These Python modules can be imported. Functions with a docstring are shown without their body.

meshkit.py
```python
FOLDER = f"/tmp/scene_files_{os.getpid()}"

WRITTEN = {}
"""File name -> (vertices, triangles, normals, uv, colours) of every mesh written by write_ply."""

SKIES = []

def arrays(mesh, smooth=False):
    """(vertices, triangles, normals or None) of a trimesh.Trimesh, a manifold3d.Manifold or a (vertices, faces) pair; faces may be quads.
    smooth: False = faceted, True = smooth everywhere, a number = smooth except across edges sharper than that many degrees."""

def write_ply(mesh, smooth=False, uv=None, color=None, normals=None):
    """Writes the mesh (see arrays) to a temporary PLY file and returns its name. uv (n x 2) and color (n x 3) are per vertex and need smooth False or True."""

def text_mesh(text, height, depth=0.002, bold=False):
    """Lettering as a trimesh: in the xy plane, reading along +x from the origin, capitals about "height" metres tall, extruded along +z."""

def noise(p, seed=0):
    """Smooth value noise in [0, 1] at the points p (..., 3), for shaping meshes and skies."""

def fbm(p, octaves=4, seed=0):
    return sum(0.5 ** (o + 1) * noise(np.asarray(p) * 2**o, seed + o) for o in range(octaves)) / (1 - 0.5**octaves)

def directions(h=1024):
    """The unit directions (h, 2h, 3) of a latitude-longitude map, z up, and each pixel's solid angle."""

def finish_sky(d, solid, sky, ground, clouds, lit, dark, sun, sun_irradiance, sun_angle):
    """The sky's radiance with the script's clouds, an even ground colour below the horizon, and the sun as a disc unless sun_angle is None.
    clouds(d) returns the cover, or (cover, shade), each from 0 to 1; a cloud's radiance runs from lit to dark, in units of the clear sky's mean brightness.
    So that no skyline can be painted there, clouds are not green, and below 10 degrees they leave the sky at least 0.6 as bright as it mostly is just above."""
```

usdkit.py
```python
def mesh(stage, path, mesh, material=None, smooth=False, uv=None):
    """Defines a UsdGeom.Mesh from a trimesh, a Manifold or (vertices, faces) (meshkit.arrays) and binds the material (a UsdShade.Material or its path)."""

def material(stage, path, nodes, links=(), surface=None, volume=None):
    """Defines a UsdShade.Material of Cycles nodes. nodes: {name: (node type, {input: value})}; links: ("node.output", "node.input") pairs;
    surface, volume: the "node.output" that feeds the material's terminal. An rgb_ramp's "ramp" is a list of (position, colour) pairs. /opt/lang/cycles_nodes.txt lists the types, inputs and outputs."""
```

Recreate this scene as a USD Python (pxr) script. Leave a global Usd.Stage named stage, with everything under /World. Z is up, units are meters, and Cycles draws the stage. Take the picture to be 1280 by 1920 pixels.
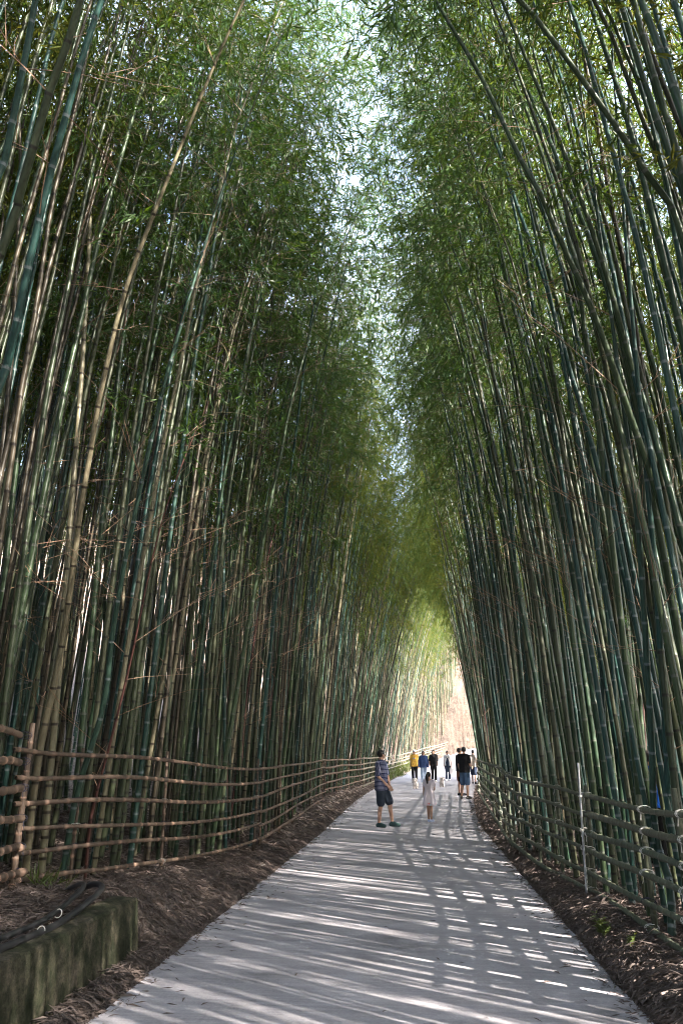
import math, random
import numpy as np
import trimesh, manifold3d as m3
import usdkit, meshkit
from pxr import Usd, UsdGeom, UsdLux, UsdShade, Gf, Sdf, Vt

stage = Usd.Stage.CreateInMemory()
UsdGeom.SetStageUpAxis(stage, UsdGeom.Tokens.z)
UsdGeom.SetStageMetersPerUnit(stage, 1.0)
stage.SetDefaultPrim(UsdGeom.Xform.Define(stage, '/World').GetPrim())
UsdGeom.Scope.Define(stage, '/World/Looks')

# ------------------------------------------------------------------ camera, sky, sun, exposure
EYE = np.array([0.0, 0.0, 1.65])
FPX, PITCH, YAW = 1400.0, math.atan(455 / 1400.0), math.atan(143 / 1475.0)      # yaw to the left of +y
EXPOSURE = 3.35
SUN_AZ, SUN_EL = math.atan2(0.84, -0.54), math.radians(27.5)
SKY_STRENGTH, SUN_INTENSITY = 0.115, 1.25

cp, sp_, cy, sy = math.cos(PITCH), math.sin(PITCH), math.cos(YAW), math.sin(YAW)
C_R = np.array([cy, sy, 0.0])
C_F = np.array([-sy * cp, cy * cp, sp_])
C_U = np.cross(C_R, C_F)

cam = UsdGeom.Camera.Define(stage, '/World/camera')
cam.CreateHorizontalApertureAttr(36.0)
cam.CreateVerticalApertureAttr(54.0)
cam.CreateFocalLengthAttr(36.0 * FPX / 1280)
cam.CreateClippingRangeAttr(Gf.Vec2f(0.05, 3000))
cam.CreateExposureAttr(EXPOSURE)
M = np.eye(4); M[0, :3], M[1, :3], M[2, :3], M[3, :3] = C_R, C_U, -C_F, EYE
cam.AddTransformOp().Set(Gf.Matrix4d(*M.ravel().tolist()))

sky = UsdLux.DomeLight.Define(stage, '/World/sky')
sky.GetPrim().SetCustomDataByKey('kind', 'structure')
skym = usdkit.material(stage, '/World/Looks/sky_look', {
    's': ('sky_texture', {'sky_type': 'single_scattering', 'sun_disc': False, 'sun_elevation': SUN_EL, 'sun_rotation': SUN_AZ, 'aerosol_density': 1.6}),
    'h': ('hsv', {'saturation': 0.55, 'value': 1.9}), 'tc': ('texture_coordinate', {}), 'n': ('noise_texture', {'scale': 2.6, 'detail': 6.0, 'roughness': 0.6}),
    'r': ('rgb_ramp', {'ramp': [(0.36, (0.15, 0.15, 0.15)), (0.62, (0.95, 0.95, 0.95))]}), 'm': ('mix_color', {}),   # thin bright cloud
    'b': ('background_shader', {'strength': SKY_STRENGTH})}, [('s.color', 'h.color'), ('tc.generated', 'n.vector'), ('n.fac', 'r.fac'), ('r.color', 'm.fac'), ('s.color', 'm.a'), ('h.color', 'm.b'), ('m.result', 'b.color')], surface='b.background')
UsdShade.MaterialBindingAPI.Apply(sky.GetPrim()).Bind(skym)
sun = UsdLux.DistantLight.Define(stage, '/World/sun')
sun.CreateNormalizeAttr(True); sun.CreateIntensityAttr(SUN_INTENSITY); sun.CreateAngleAttr(0.5)
sun.CreateColorAttr(Gf.Vec3f(1.0, 0.91, 0.80))
sd = np.array([math.sin(SUN_AZ) * math.cos(SUN_EL), math.cos(SUN_AZ) * math.cos(SUN_EL), math.sin(SUN_EL)])
sx_ = np.cross([0, 0, 1.0], sd); sx_ /= np.linalg.norm(sx_); su_ = np.cross(sd, sx_)
S = np.eye(4); S[0, :3], S[1, :3], S[2, :3] = sx_, su_, sd
sun.AddTransformOp().Set(Gf.Matrix4d(*S.ravel().tolist()))

# ------------------------------------------------------------------ helpers
def ray(px, py):
    return C_F + C_R * (px - 640) / FPX + C_U * (960 - py) / FPX
def at_depth(px, py, zc):
    return EYE + ray(px, py) * zc
def on_level(px, py, z=0.0):
    d = ray(px, py); return EYE + d * (z - EYE[2]) / d[2]
def zdepth(p):
    return (np.asarray(p) - EYE) @ C_F
def to_px(p):
    q = np.asarray(p, float) - EYE; zc = q @ C_F
    return 640 + FPX * (q @ C_R) / zc, 960 - FPX * (q @ C_U) / zc, zc

used = {}
def numbered(parent, name):
    k = (parent, name); n = used.get(k, 0); used[k] = n + 1
    return f'{parent}/{name}' + (f'_{n:03d}' if n else '')
def path_of(parent):
    return '/World' if parent is None else str(parent.GetPath())
def tag(p, label=None, cat=None, group=None, kind=None):
    for k, v in (('label', label), ('category', cat), ('group', group), ('kind', kind)):
        if v: p.SetCustomDataByKey(k, v)
    return p
def thing(name, label, cat, loc=(0, 0, 0), rotz=0.0, group=None):
    x = UsdGeom.Xform.Define(stage, numbered('/World', name))
    x.AddTranslateOp().Set(Gf.Vec3d(*map(float, loc))); x.AddRotateXYZOp().Set(Gf.Vec3f(0, 0, math.degrees(rotz))); x.AddScaleOp().Set(Gf.Vec3f(1, 1, 1))
    return tag(x.GetPrim(), label, cat, group)
def obj(name, mesh, mat, parent=None, smooth=False, attrs=None, label=None, kind=None):
    m = usdkit.mesh(stage, numbered(path_of(parent), name), mesh, mat, smooth)
    for k, v in (attrs or {}).items():
        UsdGeom.PrimvarsAPI(m).CreatePrimvar(k, Sdf.ValueTypeNames.FloatArray, 'vertex').Set(Vt.FloatArray.FromNumpy(np.asarray(v, np.float32)))
    p = m.GetPrim()
    return tag(p, label, None, None, kind)

def frames(P):
    P = np.asarray(P, float); T = np.gradient(P, axis=0); T /= np.linalg.norm(T, axis=1, keepdims=True)
    a = np.array([1.0, 0, 0]) if abs(T[0][0]) < 0.8 else np.array([0, 1.0, 0])
    N = np.empty_like(P); n = a
    for i in range(len(P)):
        n = n - T[i] * (n @ T[i]); n /= np.linalg.norm(n); N[i] = n
    return T, N, np.cross(T, N)
def tube(P, R, sides=8, caps=True):
    P = np.asarray(P, float); R = np.broadcast_to(np.asarray(R, float), (len(P),))
    T, N, B = frames(P)
    a = np.arange(sides) * 2 * np.pi / sides
    V = (P[:, None] + R[:, None, None] * (np.cos(a)[None, :, None] * N[:, None] + np.sin(a)[None, :, None] * B[:, None])).reshape(-1, 3)
    i, j = np.meshgrid(np.arange(len(P) - 1), np.arange(sides), indexing='ij'); k = (j + 1) % sides
    q = np.stack([i * sides + j, i * sides + k, (i + 1) * sides + k, (i + 1) * sides + j], -1).reshape(-1, 4)
    F = np.vstack([q[:, [0, 1, 2]], q[:, [0, 2, 3]]])
    if caps:
        n = len(V); V = np.vstack([V, P[0], P[-1]]); L = (len(P) - 1) * sides; jj = np.arange(sides); kk = (jj + 1) % sides
        F = np.vstack([F, np.stack([np.full(sides, n), kk, jj], 1), np.stack([np.full(sides, n + 1), L + jj, L + kk], 1)])
    return V, F
def join(parts):
    V, F, n = [], [], 0
    for v, f in parts:
        V.append(v); F.append(np.asarray(f) + n); n += len(v)
    return np.vstack(V), np.vstack(F)
def catmull(ctrl, n):
    c = np.asarray(ctrl, float); c = np.vstack([2 * c[0] - c[1], c, 2 * c[-1] - c[-2]]); out = []
    t = np.linspace(0, len(c) - 3 - 1e-9, n); i = t.astype(int); u = (t - i)[:, None]
    p0, p1, p2, p3 = c[i], c[i + 1], c[i + 2], c[i + 3]
    return 0.5 * (2 * p1 + (p2 - p0) * u + (2 * p0 - 5 * p1 + 4 * p2 - p3) * u**2 + (3 * p1 - p0 - 3 * p2 + p3) * u**3)
def box(sx, sy, sz, c=(0, 0, 0)):
    b = trimesh.creation.box((sx, sy, sz)); b.apply_translation(c); return np.array(b.vertices), np.array(b.faces)
def sstep(a, b, x):
    t = np.clip((np.asarray(x, float) - a) / (b - a), 0, 1); return t * t * (3 - 2 * t)
def fb(x, y, s, seed=0, oct=3):
    x, y = np.broadcast_arrays(np.asarray(x, float), np.asarray(y, float))
    return meshkit.fbm(np.stack([x * s + 100, y * s + 100, np.full(x.shape, 3.3)], -1), oct, seed) - 0.5

# ------------------------------------------------------------------ materials
def mat(name, nodes, links, surface='p.BSDF'):
    return usdkit.material(stage, f'/World/Looks/{name}', nodes, links, surface=surface)
def simple(name, col, rough=0.7, var=0.25, scale=9.0, bump=0.0, spec=0.4, metallic=0.0):
    c = np.array(col, float)
    nodes = {'tc': ('texture_coordinate', {}), 'n': ('noise_texture', {'scale': scale, 'detail': 4.0}),
             'r': ('rgb_ramp', {'ramp': [(0.3, tuple(c * (1 - var))), (0.7, tuple(np.minimum(c * (1 + var), 0.95)))]}),
             'p': ('principled_bsdf', {'roughness': rough, 'specular_ior_level': spec, 'metallic': metallic})}
    links = [('tc.object', 'n.vector'), ('n.fac', 'r.fac'), ('r.color', 'p.base_color')]
    if bump:
        nodes['b'] = ('bump', {'strength': bump, 'distance': 0.01}); links += [('n.fac', 'b.height'), ('b.normal', 'p.normal')]
    return mat(name, nodes, links)

def culm_mat(name, c0, c1, c2, node_col, rough=0.38, streak=0.5):
    """bamboo: colour varies from culm to culm, long streaks and mottling, a band of its own colour at each node"""
    nodes = {'tc': ('texture_coordinate', {}), 'oi': ('object_info', {}),
             'r': ('rgb_ramp', {'ramp': [(0.0, c0), (0.5, c1), (1.0, c2)]}),
             'mp': ('mapping', {'scale': (30, 30, 1.3)}), 'n': ('noise_texture', {'scale': 1.0, 'detail': 2.0, 'roughness': 0.6}),
             'mp2': ('mapping', {'scale': (22, 22, 9)}), 'n2': ('noise_texture', {'scale': 2.2, 'detail': 2.0, 'roughness': 0.75}),
             'rr': ('rgb_ramp', {'ramp': [(0.25, (0.55, 0.5, 0.45)), (0.5, (1, 1, 1)), (0.8, (1.35, 1.3, 1.2))]}),
             'r2': ('rgb_ramp', {'ramp': [(0.35, (0.72, 0.7, 0.66)), (0.55, (1, 1, 1)), (0.72, (1.1, 1.1, 1.1)), (0.78, (1.7, 1.65, 1.6))]}),
             'm1': ('mix_color', {'blend_type': 'multiply', 'fac': streak, 'use_clamp': False}),
             'm2': ('mix_color', {'blend_type': 'multiply', 'fac': 0.7, 'use_clamp': False}),
             'at': ('attribute', {'attribute': 'ring'}),
             'm3': ('mix_color', {'blend_type': 'mix', 'b': node_col}),
             'p': ('principled_bsdf', {'roughness': rough, 'specular_ior_level': 0.28})}
    links = [('oi.random', 'r.fac'), ('tc.object', 'mp.vector'), ('mp.vector', 'n.vector'), ('tc.object', 'mp2.vector'), ('mp2.vector', 'n2.vector'),
             ('n.fac', 'rr.fac'), ('n2.fac', 'r2.fac'), ('r.color', 'm1.a'), ('rr.color', 'm1.b'), ('m1.result', 'm2.a'), ('r2.color', 'm2.b'),
             ('m2.result', 'm3.a'), ('at.fac', 'm3.fac'), ('m3.result', 'p.base_color')]
    return mat(name, nodes, links)

CULM = {
    'teal': culm_mat('culm_teal', (0.0171, 0.0478, 0.0435), (0.0213, 0.0562, 0.0493), (0.0278, 0.0562, 0.0420), (0.1271, 0.1513, 0.1575), 0.35, 0.35),
    'olive': culm_mat('culm_olive', (0.0279, 0.0423, 0.0234), (0.0401, 0.0507, 0.0281), (0.0505, 0.0562, 0.0328), (0.0180, 0.0180, 0.0149), 0.36, 0.6),
    'green': culm_mat('culm_green', (0.0211, 0.0470, 0.0286), (0.0304, 0.0542, 0.0286), (0.0453, 0.0664, 0.0334), (0.0911, 0.0998, 0.0849), 0.34, 0.5),
    'brown': culm_mat('culm_brown', (0.0329, 0.0279, 0.0198), (0.0453, 0.0378, 0.0260), (0.0608, 0.0502, 0.0329), (0.0136, 0.0105, 0.0093), 0.42, 0.7),
    'pale': culm_mat('culm_pale', (0.1181, 0.1087, 0.0702), (0.1497, 0.1320, 0.0882), (0.1637, 0.1544, 0.1006), (0.0304, 0.0242, 0.0180), 0.40, 0.5),
    'red': culm_mat('culm_red', (0.0758, 0.0304, 0.0260), (0.0944, 0.0428, 0.0366), (0.0944, 0.0515, 0.0453), (0.0242, 0.0124, 0.0105), 0.5, 0.6),
}
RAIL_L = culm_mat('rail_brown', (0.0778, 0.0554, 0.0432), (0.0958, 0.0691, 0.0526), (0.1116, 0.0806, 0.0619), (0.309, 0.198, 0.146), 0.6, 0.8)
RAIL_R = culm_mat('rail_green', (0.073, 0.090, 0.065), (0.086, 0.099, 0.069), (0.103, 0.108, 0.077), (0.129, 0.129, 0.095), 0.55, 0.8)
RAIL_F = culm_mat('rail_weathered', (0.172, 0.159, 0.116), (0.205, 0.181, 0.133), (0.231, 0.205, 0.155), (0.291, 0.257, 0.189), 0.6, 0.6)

def leaf_mat(name, lo, mid, hi, trans=0.42, rare=None):
    stops = [(0.0, lo), (0.5, mid), (0.93, hi), (1.0, rare or hi)]
    nodes = {'g': ('geometry', {}), 'r': ('rgb_ramp', {'ramp': stops}), 'r2': ('rgb_ramp', {'ramp': [(a, tuple(np.array(c) * np.array([2.0, 1.5, 0.42]))) for a, c in stops]}),
             'd': ('principled_bsdf', {'roughness': 0.42, 'specular_ior_level': 0.5}), 't': ('translucent_bsdf', {}), 'mx': ('mix_closure', {'fac': trans})}
    return mat(name, nodes, [('g.random_per_island', 'r.fac'), ('g.random_per_island', 'r2.fac'), ('r.color', 'd.base_color'), ('r2.color', 't.color'), ('d.BSDF', 'mx.closure1'), ('t.BSDF', 'mx.closure2')], 'mx.closure')
LEAF = [leaf_mat('leaf_deep_green', (0.034, 0.085, 0.024), (0.054, 0.115, 0.030), (0.085, 0.145, 0.038), rare=(0.22, 0.17, 0.06)),
        leaf_mat('leaf_mid_green', (0.046, 0.100, 0.024), (0.075, 0.135, 0.030), (0.115, 0.165, 0.040), rare=(0.25, 0.18, 0.07)),
        leaf_mat('leaf_yellow_green', (0.055, 0.110, 0.025), (0.085, 0.150, 0.035), (0.130, 0.180, 0.050), rare=(0.28, 0.20, 0.08))]
LEAF_FAR = []
for k_, (n_, c_) in enumerate((('a', (0.054, 0.115, 0.030)), ('b', (0.075, 0.135, 0.030)), ('c', (0.095, 0.145, 0.032)))):
    c_ = np.array(c_) * [1.12, .90, 1.28]; LEAF_FAR.append(mat('leaf_grove_' + n_, {'g': ('geometry', {}), 'r': ('rgb_ramp', {'ramp': [(0, tuple(c_ * .65)), (.93, tuple(c_ * 1.4)), (1, (.25, .18, .07))]}), 'd': ('diffuse_bsdf', {}), 't': ('translucent_bsdf', {'color': tuple(c_ * [1.7, 1.35, .6])}), 'mx': ('mix_closure', {'fac': .42})},
        [('g.random_per_island', 'r.fac'), ('r.color', 'd.color'), ('d.BSDF', 'mx.closure1'), ('t.BSDF', 'mx.closure2')], 'mx.closure'))
TWIG = simple('twig_look', (0.16, 0.135, 0.075), 0.6)
DEAD = simple('dead_twig_look', (0.24, 0.15, 0.10), 0.6)

litter_m = mat('litter_look', {'g': ('geometry', {}), 'r': ('rgb_ramp', {'ramp': [(0, (0.13, 0.103, 0.093)), (0.35, (0.34, 0.283, 0.256)), (0.75, (0.52, 0.445, 0.405)), (1, (0.68, 0.61, 0.56))]}),
    'd': ('principled_bsdf', {'roughness': 0.7, 'specular_ior_level': 0.3}), 't': ('translucent_bsdf', {}), 'mx': ('mix_closure', {'fac': 0.15})},
    [('g.random_per_island', 'r.fac'), ('r.color', 'd.base_color'), ('r.color', 't.color'), ('d.BSDF', 'mx.closure1'), ('t.BSDF', 'mx.closure2')], 'mx.closure')
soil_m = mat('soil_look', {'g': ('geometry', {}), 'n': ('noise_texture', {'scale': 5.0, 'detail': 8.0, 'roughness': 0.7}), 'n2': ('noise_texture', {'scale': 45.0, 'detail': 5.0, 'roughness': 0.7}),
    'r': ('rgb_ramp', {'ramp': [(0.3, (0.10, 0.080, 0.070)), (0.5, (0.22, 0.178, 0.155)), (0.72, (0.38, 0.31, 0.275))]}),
    'r2': ('rgb_ramp', {'ramp': [(0.35, (0.5, 0.5, 0.5)), (0.65, (1.4, 1.4, 1.4))]}), 'xyz': ('separate_xyz', {}), 'mr': ('map_range', {'from_min': 58.0, 'from_max': 74.0}), 'far_shade': ('mix_color', {'blend_type': 'multiply', 'b': (0.40, 0.37, 0.34)}),  # shade put into the far hillside colour, holding down its sunlit glare
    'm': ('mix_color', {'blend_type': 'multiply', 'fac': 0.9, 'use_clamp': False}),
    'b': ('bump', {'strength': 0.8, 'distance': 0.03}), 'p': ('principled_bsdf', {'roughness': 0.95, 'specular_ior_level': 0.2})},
    [('g.position', 'n.vector'), ('g.position', 'n2.vector'), ('n.fac', 'r.fac'), ('n2.fac', 'r2.fac'), ('r.color', 'm.a'), ('r2.color', 'm.b'), ('m.result', 'far_shade.a'), ('g.position', 'xyz.vector'), ('xyz.y', 'mr.value'), ('mr.result', 'far_shade.fac'), ('far_shade.result', 'p.base_color'), ('n2.fac', 'b.height'), ('b.normal', 'p.normal')])
path_m = mat('concrete_path_look', {'g': ('geometry', {}), 'n': ('noise_texture', {'scale': 1.1, 'detail': 10.0, 'roughness': 0.72}), 'n2': ('noise_texture', {'scale': 38.0, 'detail': 6.0, 'roughness': 0.85}),
    'mp': ('mapping', {'scale': (1.2, 22, 1)}), 'n3': ('noise_texture', {'scale': 1.0, 'detail': 5.0, 'roughness': 0.6}),
    'vo': ('voronoi_texture', {'scale': 60.0}), 'rv': ('rgb_ramp', {'ramp': [(0.0, (1.25, 1.25, 1.25)), (0.25, (1, 1, 1)), (1.0, (0.9, 0.9, 0.9))]}),
    'r': ('rgb_ramp', {'ramp': [(0.3, (0.19, 0.180, 0.196)), (0.44, (0.33, 0.314, 0.342)), (0.56, (0.385, 0.366, 0.398)), (0.72, (0.49, 0.465, 0.495))]}),
    'r2': ('rgb_ramp', {'ramp': [(0.3, (0.72, 0.72, 0.72)), (0.5, (1, 1, 1)), (0.72, (1.3, 1.28, 1.26))]}),
    'r3': ('rgb_ramp', {'ramp': [(0.35, (0.88, 0.88, 0.88)), (0.65, (1.12, 1.12, 1.12))]}),
    'm': ('mix_color', {'blend_type': 'multiply', 'fac': 0.8, 'use_clamp': False}), 'm2': ('mix_color', {'blend_type': 'multiply', 'fac': 1.0, 'use_clamp': False}), 'm3': ('mix_color', {'blend_type': 'multiply', 'fac': 0.7, 'use_clamp': False}),
    'b': ('bump', {'strength': 0.5, 'distance': 0.006}), 'b2': ('bump', {'strength': 0.35, 'distance': 0.01}), 'p': ('principled_bsdf', {'roughness': 0.82, 'specular_ior_level': 0.35})},
    [('g.position', 'n.vector'), ('g.position', 'n2.vector'), ('g.position', 'mp.vector'), ('mp.vector', 'n3.vector'), ('g.position', 'vo.vector'), ('vo.distance', 'rv.fac'), ('n.fac', 'r.fac'), ('n2.fac', 'r2.fac'), ('n3.fac', 'r3.fac'),
     ('r.color', 'm.a'), ('r2.color', 'm.b'), ('m.result', 'm2.a'), ('r3.color', 'm2.b'), ('m2.result', 'm3.a'), ('rv.color', 'm3.b'), ('m3.result', 'p.base_color'), ('n2.fac', 'b.height'), ('b.normal', 'b2.normal'), ('n3.fac', 'b2.height'), ('b2.normal', 'p.normal')])
wall_m = mat('mossy_wall_look', {'g': ('geometry', {}), 'n': ('noise_texture', {'scale': 4.0, 'detail': 8.0, 'roughness': 0.7}), 'mp': ('mapping', {'scale': (9, 9, 1.2)}), 'n2': ('noise_texture', {'scale': 1.0, 'detail': 5.0}),
    'n3': ('noise_texture', {'scale': 28.0, 'detail': 6.0, 'roughness': 0.8}), 'r3': ('rgb_ramp', {'ramp': [(0.35, (0.35, 0.38, 0.3)), (0.5, (1, 1, 1)), (0.68, (1.7, 1.6, 1.45))]}), 'mm': ('mix_color', {'blend_type': 'multiply', 'fac': 0.85, 'use_clamp': False}),
    'r': ('rgb_ramp', {'ramp': [(0.3, (0.012, 0.016, 0.008)), (0.46, (0.026, 0.030, 0.016)), (0.58, (0.07, 0.062, 0.045)), (0.74, (0.15, 0.125, 0.10))]}),
    'r2': ('rgb_ramp', {'ramp': [(0.3, (0.45, 0.5, 0.4)), (0.6, (1.1, 1.1, 1.1))]}), 'm': ('mix_color', {'blend_type': 'multiply', 'fac': 0.8, 'use_clamp': False}),
    'b': ('bump', {'strength': 0.9, 'distance': 0.02}), 'p': ('principled_bsdf', {'roughness': 0.9, 'specular_ior_level': 0.25})},
    [('g.position', 'n.vector'), ('g.position', 'mp.vector'), ('mp.vector', 'n2.vector'), ('g.position', 'n3.vector'), ('n.fac', 'r.fac'), ('n2.fac', 'r2.fac'), ('r.color', 'm.a'), ('r2.color', 'm.b'), ('m.result', 'mm.a'), ('n3.fac', 'r3.fac'), ('r3.color', 'mm.b'), ('mm.result', 'p.base_color'), ('n3.fac', 'b.height'), ('b.normal', 'p.normal')])
ROPE_W = simple('white_rope', (0.55, 0.53, 0.50), 0.8, 0.2, 60)
ROPE_D = simple('dark_cord', (0.025, 0.025, 0.045), 0.7, 0.3, 60)
HOSE = simple('black_hose', (0.018, 0.018, 0.020), 0.45, 0.3, 30)
METAL = simple('metal_pipe', (0.50, 0.53, 0.56), 0.35, 0.3, 20, metallic=0.8)
BORE_SHADE = simple('bore_shade_look', (0.012, 0.010, 0.009), 0.9)
GRASS = leaf_mat('grass_blade', (0.07, 0.10, 0.03), (0.10, 0.13, 0.04), (0.17, 0.17, 0.07), 0.3)

# ------------------------------------------------------------------ the lie of the land
def pl(y):
    return -2.18 + 0.00155 * np.maximum(np.asarray(y, float) - 25, 0) ** 2
def pr(y):
    t = np.maximum(np.asarray(y, float) - 19, 0); return 1.46 + 0.055 * t ** 2 / (t + 4) + 0.0010 * t ** 2
_zy = np.linspace(-40, 200, 481); _zz = np.interp(_zy, [18, 27, 40, 54, 72, 100], [0, .14, .20, .36, .95, 2.4])
_zz = np.convolve(np.pad(_zz, 6, mode='edge'), np.ones(13) / 13, 'valid')
def zp(y):
    return np.interp(np.asarray(y, float), _zy, _zz)
LB = np.array([[-40, .40], [7.2, .40], [8.6, .32], [13, .12], [24, .20], [33, .24], [54, .32], [160, .4]])
def fence_x0(y): return pl(y) - 1.0
def ground_z(x, y):
    x, y = np.broadcast_arrays(np.asarray(x, float), np.asarray(y, float))
    yy = np.minimum(y, 105.0)
    d, e = pl(yy) - x, x - pr(yy)
    near = 1 - sstep(7.18, 7.9, y)
    lb = np.interp(y, LB[:, 0], LB[:, 1])
    rise = near * sstep(0.50, 0.62, d) + (1 - near) * sstep(0.02, 0.85, d)
    zl = lb * rise + 0.10 * np.minimum(np.maximum(d - 0.9, 0), 40)
    zl = zl + sstep(48, 66, y) * 0.36 * np.minimum(np.maximum(d - 1.6, 0), 45)
    zl = zl + 0.62 * np.minimum(np.maximum(fence_x0(y) - 8.5 - x, 0), 16) * (1 - sstep(60, 90, y))
    zr = 0.10 * sstep(0.0, 0.5, e) - 0.03 * np.minimum(np.maximum(e - 2.0, 0), 30)
    bump = 0.10 * fb(x, y, 1.1, 3) * sstep(0.05, 0.6, np.maximum(d, e)) + 0.05 * fb(x, y, 4.0, 5) * sstep(0.02, 0.3, np.maximum(d, e))
    inside = np.where((d < 0.05) & (e < 0.05), -0.06, 0.0)
    far = sstep(80, 128, y) * 20.0
    return zp(yy) + np.where(d > 0, zl, 0) + np.where(e > 0, zr, 0) + bump + inside - 0.02 + np.where(d > 0, far, np.maximum(far * sstep(2, 14, e), 14 * sstep(106, 128, y)))

def spaced(lo, hi, fine_lo, fine_hi, fine, grow=1.12):
    a = list(np.arange(fine_lo, fine_hi + 1e-6, fine)); s = fine
    while a[-1] < hi: s *= grow; a.append(min(a[-1] + s, hi))
    s = fine
    while a[0] > lo: s *= grow; a.insert(0, max(a[0] - s, lo))
    return np.array(a)
gx, gy = spaced(-500, 500, -5.5, 4.5, 0.10), spaced(-300, 900, 2.5, 16, 0.13, 1.035)
GX, GY = np.meshgrid(gx, gy)
GZ = ground_z(GX, GY)
nx, ny = len(gx), len(gy)
ii, jj = np.meshgrid(np.arange(ny - 1), np.arange(nx - 1), indexing='ij')
gq = np.stack([ii * nx + jj, ii * nx + jj + 1, (ii + 1) * nx + jj + 1, (ii + 1) * nx + jj], -1).reshape(-1, 4)
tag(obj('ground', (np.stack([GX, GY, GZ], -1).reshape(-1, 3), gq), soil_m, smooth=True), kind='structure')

# the concrete path: a thin slab with ragged edges
py_ = np.concatenate([np.arange(-30, 2, 1.0), np.arange(2, 20, 0.12), np.arange(20, 107, 0.8)])
ea = pl(py_) + 0.05 * fb(py_, 0 * py_, 1.3, 11) + 0.07 * fb(py_, 0 * py_, 5.0, 12)
eb = pr(py_) + 0.06 * fb(py_, 0 * py_, 0.9, 13) + 0.05 * fb(py_, 0 * py_, 5.0, 14)
us = np.array([0, 0.004, 0.25, 0.5, 0.75, 0.996, 1.0]); rows = []
for y, a, b in zip(py_, ea, eb):
    z = float(zp(y))
    rows += [(a - 0.015, y, z - 0.12)] + [(a + (b - a) * u, y, z + (0.0 if 0 < u < 1 else -0.012)) for u in us] + [(b + 0.015, y, z - 0.12)]
n_ = len(us) + 2
ii, jj = np.meshgrid(np.arange(len(py_) - 1), np.arange(n_ - 1), indexing='ij')
q = np.stack([ii * n_ + jj, ii * n_ + jj + 1, (ii + 1) * n_ + jj + 1, (ii + 1) * n_ + jj], -1).reshape(-1, 4)
tag(obj('path', (np.array(rows), q), path_m, smooth=30), kind='structure')

# ------------------------------------------------------------------ low retaining wall, hoses
wl = thing('retaining_wall', 'low mossy concrete retaining wall at the left edge of the path', 'wall', (0, 0, 0))
wy = np.linspace(-6, 7.2, 170); prof = []
for y in wy:
    b_ = -2.53 - 0.05 * sstep(7, 3, y) - 0.0 * y; w = 0.020 * fb(y, 0, 3.0, 31) + 0.022 * fb(y, 0, 14.0, 33)
    top = 0.435 + 0.02 * float(fb(y, 1, 2.0, 32)) + 0.022 * float(fb(y, 1, 11.0, 34))
    prof += [(b_ + 0.06 + w, y, -0.2), (b_ + w, y, top - 0.02), (b_ - 0.015 + w, y, top), (b_ - 0.23, y, top + 0.01), (b_ - 0.245, y, top - 0.02), (b_ - 0.26, y, -0.2)]
ii, jj = np.meshgrid(np.arange(len(wy) - 1), np.arange(5), indexing='ij')
q = np.stack([ii * 6 + jj, (ii + 1) * 6 + jj, (ii + 1) * 6 + jj + 1, ii * 6 + jj + 1], -1).reshape(-1, 4)
P = np.array(prof); L = (len(wy) - 1) * 6
capf = [[L + 0, L + 5, L + 4, L + 1], [L + 1, L + 4, L + 3, L + 2]]
obj('wall_body', (P, np.vstack([q, capf])[:, ::-1]), wall_m, wl, smooth=25)
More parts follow.
